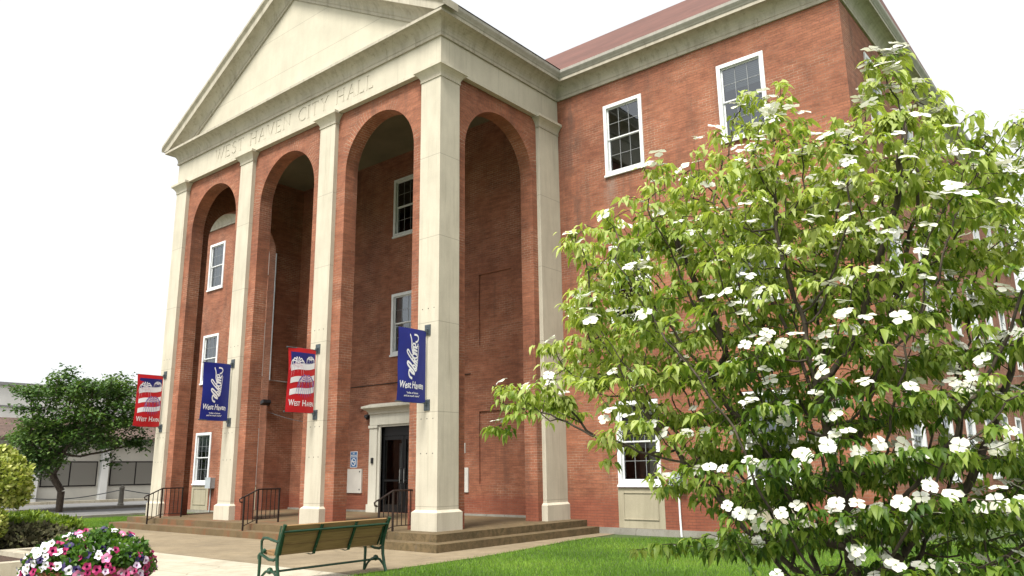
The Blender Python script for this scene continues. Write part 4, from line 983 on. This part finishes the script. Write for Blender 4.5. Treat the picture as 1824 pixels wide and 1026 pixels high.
# ------------------------------------------------------------------ tree on the left, beyond the portico
MAP = [(-0.0, 5.61, 1.28, 0.57, 10), (-1.55, 5.29, 0.78, 0.31, 5), (-2.23, 5.52, 0.43, 0.2, 2), (-0.3, 6.25, 0.69, 0.31, 4), (1.93, 6.35, 0.36, 0.22, 2), (1.63, 5.67, 1.21, 0.67, 8), (-1.16, 3.78, 1.11, 0.63, 8), (0.61, 4.06, 1.65, 0.91, 14), (2.48, 4.36, 0.98, 0.93, 7), (3.08, 3.05, 0.62, 0.48, 3), (-0.78, 2.28, 0.66, 0.62, 5), (-0.2, 3.03, 1.14, 0.63, 7), (1.64, 3.04, 1.07, 0.39, 5), (-0.83, 1.66, 0.44, 0.25, 2), (-1.1, 2.3, .8, .55, 8), (-1.6, 3.2, .7, .5, 6), (-1.79, 4.52, 0.55, 0.2, 2), (2.09, 2.01, 0.24, 0.13, 1)]
def far_tree(base, e_, n_, blobs, label, leafm, dens, depthf, start, Lf=.15, per=5, name='shade_tree', cat='tree', r0=.012, rmax=.2):
    t_ = thing(name, label, cat, base)
    att = attractors(blobs, base, e_, n_, dens, depthf)
    N2, pr = colonize([np.array(base)+np.array(s) for s in start], att, .22, 2.2, .26)
    me, rd, kd = branch_mesh('trunk', N2, pr, r0, 2.2, rmax, BARK); put('trunk', me, t_)
    th = np.where((rd < r0*2.1))[0]; P = np.repeat(N2[th], per, 0)+rng.normal(size=(len(th)*per, 3))*np.array([[.22, .22, .10]]); n = len(P)
    an = rng.random(n)*6.28; dr = norm(np.stack([np.cos(an), np.sin(an), rng.uniform(-.5, .25, n)], 1)); L = Lf*rng.uniform(.6, 1.3, n)
    V, F = leaves(P, dr, np.tile([0, 0, 1.], (n, 1))+rng.normal(size=(n, 3))*.3, L, L*.32, .6, .2)
    tn = np.clip(.42+.2*np.sin(P[:, 1]*2)*np.sin(P[:, 2]*2.3)+rng.normal(size=n)*.2, 0, 1)
    put('crown', np_mesh('crown', V, F, leafm, np.repeat(tn, 8)), t_); print(label[:20], 'leaves', n, 'nodes', len(N2))
    return t_
e2 = np.array([.3596, .9331, 0]); n2 = np.array([-.9331, .3596, 0])
far_tree((-26.57, 2.53, 0.), e2, n2, MAP, 'dark green spreading tree on the lawn left of the portico beside the road', LEAF_MAP, 10,
         lambda s, z, rs: 2.3*np.sqrt(np.clip(1-((s-.4)/3.6)**2-((z-4)/3.2)**2, .05, 1)), [(0, 0, z) for z in np.arange(-.1, 1.0, .2)], .18, 22)

# ------------------------------------------------------------------ shrubs
def shrub(name, label, c, rad_, n, leafm, L0, lump=.12, core=(.03, .05, .01, 1), updir=.3, flat=0, stem=True, tstops=None):
    c = np.array(c, float); rad_ = np.array(rad_, float); t_ = thing(name, label, 'shrub', (c[0], c[1], max(0, c[2]-rad_[2])))
    d = rand_dir(n); d[:, 2] = np.where(d[:, 2] < -.6, -d[:, 2], d[:, 2])
    bump = 1+lump*(np.sin(d[:, 0]*7+1)*np.sin(d[:, 1]*6)+.7*np.sin(d[:, 2]*9+d[:, 0]*8))
    rr = bump*(1-.22*rng.random(n)**1.5); P = c+d*rad_*rr[:, None]
    dr = norm(d+rng.normal(size=(n, 3))*.6+np.array([[0, 0, updir]])); L = L0*rng.uniform(.6, 1.3, n)
    V, F = leaves(P, dr, d+rng.normal(size=(n, 3))*.5, L, L*.33, .3, .2)
    tn = np.clip(.5+rng.normal(size=n)*.27+.15*np.sin(P[:, 0]*9)*np.sin(P[:, 2]*8), 0, 1)
    put('foliage', np_mesh('foliage', V, F, leafm, np.repeat(tn, 8)), t_)
    if stem:
        m = MB()
        for k in range(26):
            a = random.random()*6.28; f = random.uniform(.2, .8); b_ = Vector((c[0], c[1], max(0, c[2]-rad_[2])))
            tip = Vector(c)+Vector((math.cos(a)*rad_[0]*f, math.sin(a)*rad_[1]*f, rad_[2]*random.uniform(-.3, .75)))
            m.tube([b_+Vector((math.cos(a)*.06, math.sin(a)*.06, 0)), b_.lerp(tip, .5)+Vector((0, 0, .08)), tip], [.025, .016, .006], 5)
        build(m, 'stems', BARK, t_)
    return t_
shrub('clipped_shrub', 'yellow-green clipped shrub at the left edge, taller than the hedge beside it', (-5.35, -7.05, 1.42), (.74, .74, .72), 9000, LEAF_EUO, .085, .08)
shrub('clipped_shrub', 'lower yellow-green lobe of shrub at the left edge under the tall clipped one', (-4.9, -7.35, .70), (.55, .55, .40), 5000, LEAF_EUO, .08, .08)
shrub('low_shrub', 'low bright green spreading shrub between the yellow-green shrub and the petunia planter', (-6.6, -6.05, .50), (.95, 1.15, .26), 7000, LEAF_JUN, .10, .18, updir=.8)
shrub('low_shrub', 'brown twiggy half-bare low shrub in front of the bright green one', (-5.3, -6.25, .38), (.85, .75, .24), 2600, DEADM, .09, .2, updir=.4)
m = MB(); m.box(-9, -11, -.1, -1.75, -7.1, .22); m.box(-9, -7.1, -.1, -4.1, -5.0, .22, skip='f'); tag(build(m, 'planting_bed', BARKM), kind='structure')
m = MB(); m.box(-1.75, -11, -.1, -1.50, -6.85, .30); m.box(-4.1, -7.1, -.1, -1.75, -6.85, .30); m.box(-4.1, -6.85, -.1, -3.87, -4.8, .30); m.box(-9.0, -5.0, -.1, -4.1, -4.8, .30)
tag(center_root(build(m, 'bed_kerb', CONC_LT), (-1.6, -8, 0)), 'pale concrete kerb round the shrub bed at the lower left', 'kerb')

# ------------------------------------------------------------------ petunia planter
pc = np.array([5.74, -9.65, 0.])
pl = thing('flower_planter', 'terracotta planter overflowing with white, magenta and purple petunias at the lower left', 'planter', pc)
m = MB(); m.lathe(pc, [(.0, 0), (.24, 0), (.25, .05), (.20, .12), (.17, .3), (.22, .42), (.33, .62), (.37, .80), (.40, .80), (.41, .88), (.37, .89), (.34, .82), (0, .8)], 32); build(m, 'pot', TERRA, pl, smooth=True)
n = 6500; d = rand_dir(n); d[:, 2] = np.where(d[:, 2] < -.35, -d[:, 2], d[:, 2]); c = pc+np.array([0, 0, .86]); rd_ = np.array([.45, .45, .28])
rr = 1+.10*(np.sin(d[:, 0]*8+1)*np.sin(d[:, 1]*7)+np.sin(d[:, 2]*7+d[:, 0]*5)*.6); P = c+d*rd_*(rr*(1-.35*rng.random(n)**1.6))[:, None]
# open gap showing the pot towards the camera
tc = norm(np.array(CAM)-c); tc[2] = 0; rgt = np.array([tc[1], -tc[0], 0])
gap = ((((P-c)@-rgt)-.09)**2/.012+((P[:, 2]-.78))**2/.006 < 1) & (((P-c)@tc) > 0); keep = ~gap; P, d = P[keep], d[keep]; n = len(P)
dr = norm(d+rng.normal(size=(n, 3))*.7+np.array([[0, 0, .3]])); L = .045*rng.uniform(.6, 1.3, n)
V, F = leaves(P, dr, d+rng.normal(size=(n, 3))*.5, L, L*.33, .4, .2)
put('foliage', np_mesh('foliage', V, F, LEAF_PET, np.repeat(np.clip(.5+rng.normal(size=n)*.27, 0, 1), 8)), pl)
PC = {'white': ((.78, .74, .80, 1), (.5, .52, .32, 1)), 'blush': ((.80, .62, .78, 1), (.45, .2, .4, 1)), 'pink': ((.66, .20, .36, 1), (.8, .7, .75, 1)), 'magenta': ((.36, .010, .10, 1), (.08, .0, .03, 1)), 'purple': ((.018, .006, .075, 1), (.01, .0, .03, 1))}
PM = {k: (plain('petal_'+k, a, .6, 0, .1, 40), plain('throat_'+k, b, .6, 0, .1, 40)) for k, (a, b) in PC.items()}
pet_mesh = {}
for k in PC:
    for v_ in range(3):
        m = MB(); NN = 20; R0 = .034*(1+.1*v_); ph = random.random()*6
        rim = []; mid_ = []
        for i in range(NN):
            a = 2*math.pi*i/NN; lob = 1+.14*math.cos(5*a+ph)+.05*random.uniform(-1, 1)
            rim.append(Vector((R0*lob*math.cos(a), R0*lob*math.sin(a), .006*math.sin(3*a+ph)+.0))); mid_.append(Vector((R0*.36*math.cos(a), R0*.36*math.sin(a), -.004)))
        for i in range(NN):
            j = (i+1) % NN; m.face([mid_[i], rim[i], rim[j], mid_[j]]); m.face([Vector((0, 0, -.03)), mid_[i], mid_[j]], mi=1)
        pet_mesh[(k, v_)] = m.mesh('petunia', list(PM[k]), True)
npet = 0; tries = 0; placed = []
pet_rest = MB(); allp = []
while npet < 170 and tries < 12000:
    tries += 1
    dd_ = rand_dir(1)[0]
    if dd_[2] < -.3 or (dd_@tc) < -.15: continue
    p = c+dd_*rd_*(1.06+.08*math.sin(dd_[0]*8))
    if any(np.linalg.norm(p-q) < .036 for q in placed): continue
    if abs((p-c)@-rgt-.09) < .09 and abs(p[2]-.80) < .08: continue
    placed.append(p); side = (p-c)@-rgt   # positive = towards the left? resolved below
    s_left = -((p-c)@np.array([rt.x, rt.y, 0]))
    q = random.random()
    if s_left > .1: k = 'white' if q < .75 else 'blush' if q < .75 else 'magenta' if q < .87 else 'purple'
    elif s_left < -.15 and p[2] < .95: k = 'magenta' if q < .7 else 'blush' if q < .85 else 'pink'
    else: k = 'purple' if q < .32 else 'pink' if q < .42 else 'white' if q < .70 else 'magenta' if q < .93 else 'blush'
    nn = Vector(norm(dd_+tc*.35+rng.normal(size=3)*.25)); allp.append((float(np.linalg.norm(p-np.array(CAM))), k, random.randrange(3), Vector(p), nn.to_track_quat('Z', 'Y'), random.uniform(.58, .98)))
    npet += 1

allp.sort(key=lambda q: q[0])
mats_all = [q for k in PC for q in PM[k]]
for i, (_, k, v_, p, quat, sc_) in enumerate(allp):
    if i < 100:
        o = put('petunia', pet_mesh[(k, v_)], pl, p); o.rotation_euler = quat.to_euler(); o.scale = (sc_,)*3
    else:
        me = pet_mesh[(k, v_)]; mt = Matrix.Translation(p) @ quat.to_matrix().to_4x4() @ Matrix.Scale(sc_, 4); b_ = list(PC).index(k)*2
        for q in me.polygons: pet_rest.face([mt @ me.vertices[vi].co for vi in q.vertices], mi=b_+q.material_index)
tag(build(pet_rest, 'petunias', mats_all, pl, smooth=True), kind='stuff')
# ------------------------------------------------------------------ low office building across the road
OX = -38.3
off = thing('office_building', 'low beige office building with brown shingled canopy roof behind the tree on the left', 'building', (OX, 12, 0))
m = MB(); m.box(OX-12, -30, 0, OX, 70, 3.9, skip='b'); build(m, 'wall', BEIGEW, off)
m = MB(); m.box(OX-12, -30, 4.9, OX-1.3, 70, 6.8, skip='b'); build(m, 'upper_storey', WHITEW, off)
m = MB(); m.box(OX-12.2, -30.2, 6.8, OX-1.15, 70.2, 6.98); m.box(OX-12.1, -30.1, 5.55, OX-1.24, 70.1, 5.65); build(m, 'roof', plain('fascia_grey', (.25, .25, .25, 1), .6), off)
m = MB(); m.face([(OX+.7, -30, 3.8), (OX+.7, 70, 3.8), (OX-1.3, 70, 4.95), (OX-1.3, -30, 4.95)], uv=[(0, 0), (100, 0), (100, 2.3), (0, 2.3)]); m.face([(OX+.7, -30, 3.8), (OX+.7, 70, 3.8), (OX+.7, 70, 3.62), (OX+.7, -30, 3.62)]); m.face([(OX+.7, -30, 3.62), (OX+.7, 70, 3.62), (OX, 70, 3.62), (OX, -30, 3.62)])
build(m, 'canopy_roof', BSHING, off)
for k in range(-4, 8):
    y0 = 9.72+k*3.9
    m = MB(); m.box(OX-.02, y0, .95, OX+.05, y0+3.14, 2.42); f = build(m, 'window', FRAMEM, off)
    m = MB()
    for i in range(2): m.box(OX+.05, y0+.07+i*1.54, 1.02, OX+.06, y0+.07+i*1.54+1.46, 2.35)
    build(m, 'pane', DARKW, f)
    m = MB(); m.box(OX+.0, y0-.62, 0, OX+.30, y0-.2, 3.62); build(m, 'column', WHITEW, off)
# bollards with chains along the kerb
bol = None; BX = -28.0
for k, yy in enumerate((-11.5, -5.7, .1, 5.9, 11.7, 17.5)):
    lab = ['grey stone bollard with chains at the far left edge of the parking lot, farthest left', 'second grey stone bollard from the left behind the shrubs', 'grey stone bollard with chains behind the dark green tree trunk', 'grey stone bollard with chains standing clear between the tree and the leftmost column', 'grey stone bollard hidden just behind the leftmost column', 'grey stone bollard beyond the portico on the left'][k]
    if bol is None:
        bol = thing('bollard', lab, 'bollard', (BX, yy, .1), 'chained bollards along the parking lot')
        m = MB(); m.lathe((BX, yy, .1), [(.0, 0), (.15, 0), (.15, .10), (.12, .14), (.11, .80), (.13, .84), (.13, .88), (.09, .95), (.0, 1.0)], 14); build(m, 'post', CONC_GREY, bol, smooth=True)
        m = MB(); m.tube([(BX, yy+.1+5.6*i/14, .86-.34*math.sin(math.pi*i/14)) for i in range(15)], .022, 5); build(m, 'chain', STEEL, bol)
        first = bol
    else:
        c_ = copy_tree(first); c_.location = (BX, yy, .1); c_['label'] = lab
# small weeds at the low kerb
# ------------------------------------------------------------------ lawn grass (real blades near the camera)
def blades(n, fx, name, label_kind, hgt=.05):
    P = fx(n); n = len(P); an = rng.random(n)*6.28; w_ = .0035*rng.uniform(.8, 1.6, n); h = hgt*rng.uniform(.5, 1.4, n)
    s = np.stack([np.cos(an), np.sin(an), np.zeros(n)], 1); lean = rng.normal(size=(n, 3))*.35; lean[:, 2] = 1
    V = np.stack([P-s*w_[:, None], P+s*w_[:, None], P+norm(lean)*h[:, None]], 1).reshape(-1, 3); F = (np.arange(n)*3)[:, None]+np.array([[0, 1, 2]])
    tn = np.clip(.45+.25*np.sin(P[:, 0]*1.3)*np.sin(P[:, 1]*1.7+1)+rng.normal(size=n)*.22, 0, 1)
    tag(put(name, np_mesh(name, V, [F], GRASSM, np.repeat(tn, 3))), kind='stuff')
def lawnpts(n):
    # sample in polar coordinates about the tree side of the lawn, denser nearer the walk edge that the photo shows
    r_ = 6.5+13*rng.random(n)**1.25; a = rng.uniform(R(-6), R(52), n)
    x = 12.6-np.sin(a)*r_; y = -12.57+np.cos(a)*r_
    edge = np.interp(y, [-20, -4.05, -.98, .6, 2.6, 4.87], [2.35, 2.28, 2.15, 1.95, 1.6, 1.45])+rng.normal(size=n)*.03
    k = (x > edge) & (y > -7.2) & ((y < 4.84) | (x > 8.2)); return np.stack([x[k], y[k], np.full(k.sum(), -.012)], 1)
blades(330000, lawnpts, 'grass', None, .055)
def farpts(n):
    x = rng.uniform(-19.6, -13.6, n); y = rng.uniform(-3, 6, n); return np.stack([x, y, np.full(n, -.012)], 1)
blades(40000, farpts, 'grass', None, .07)
print('objects', len(bpy.data.objects))
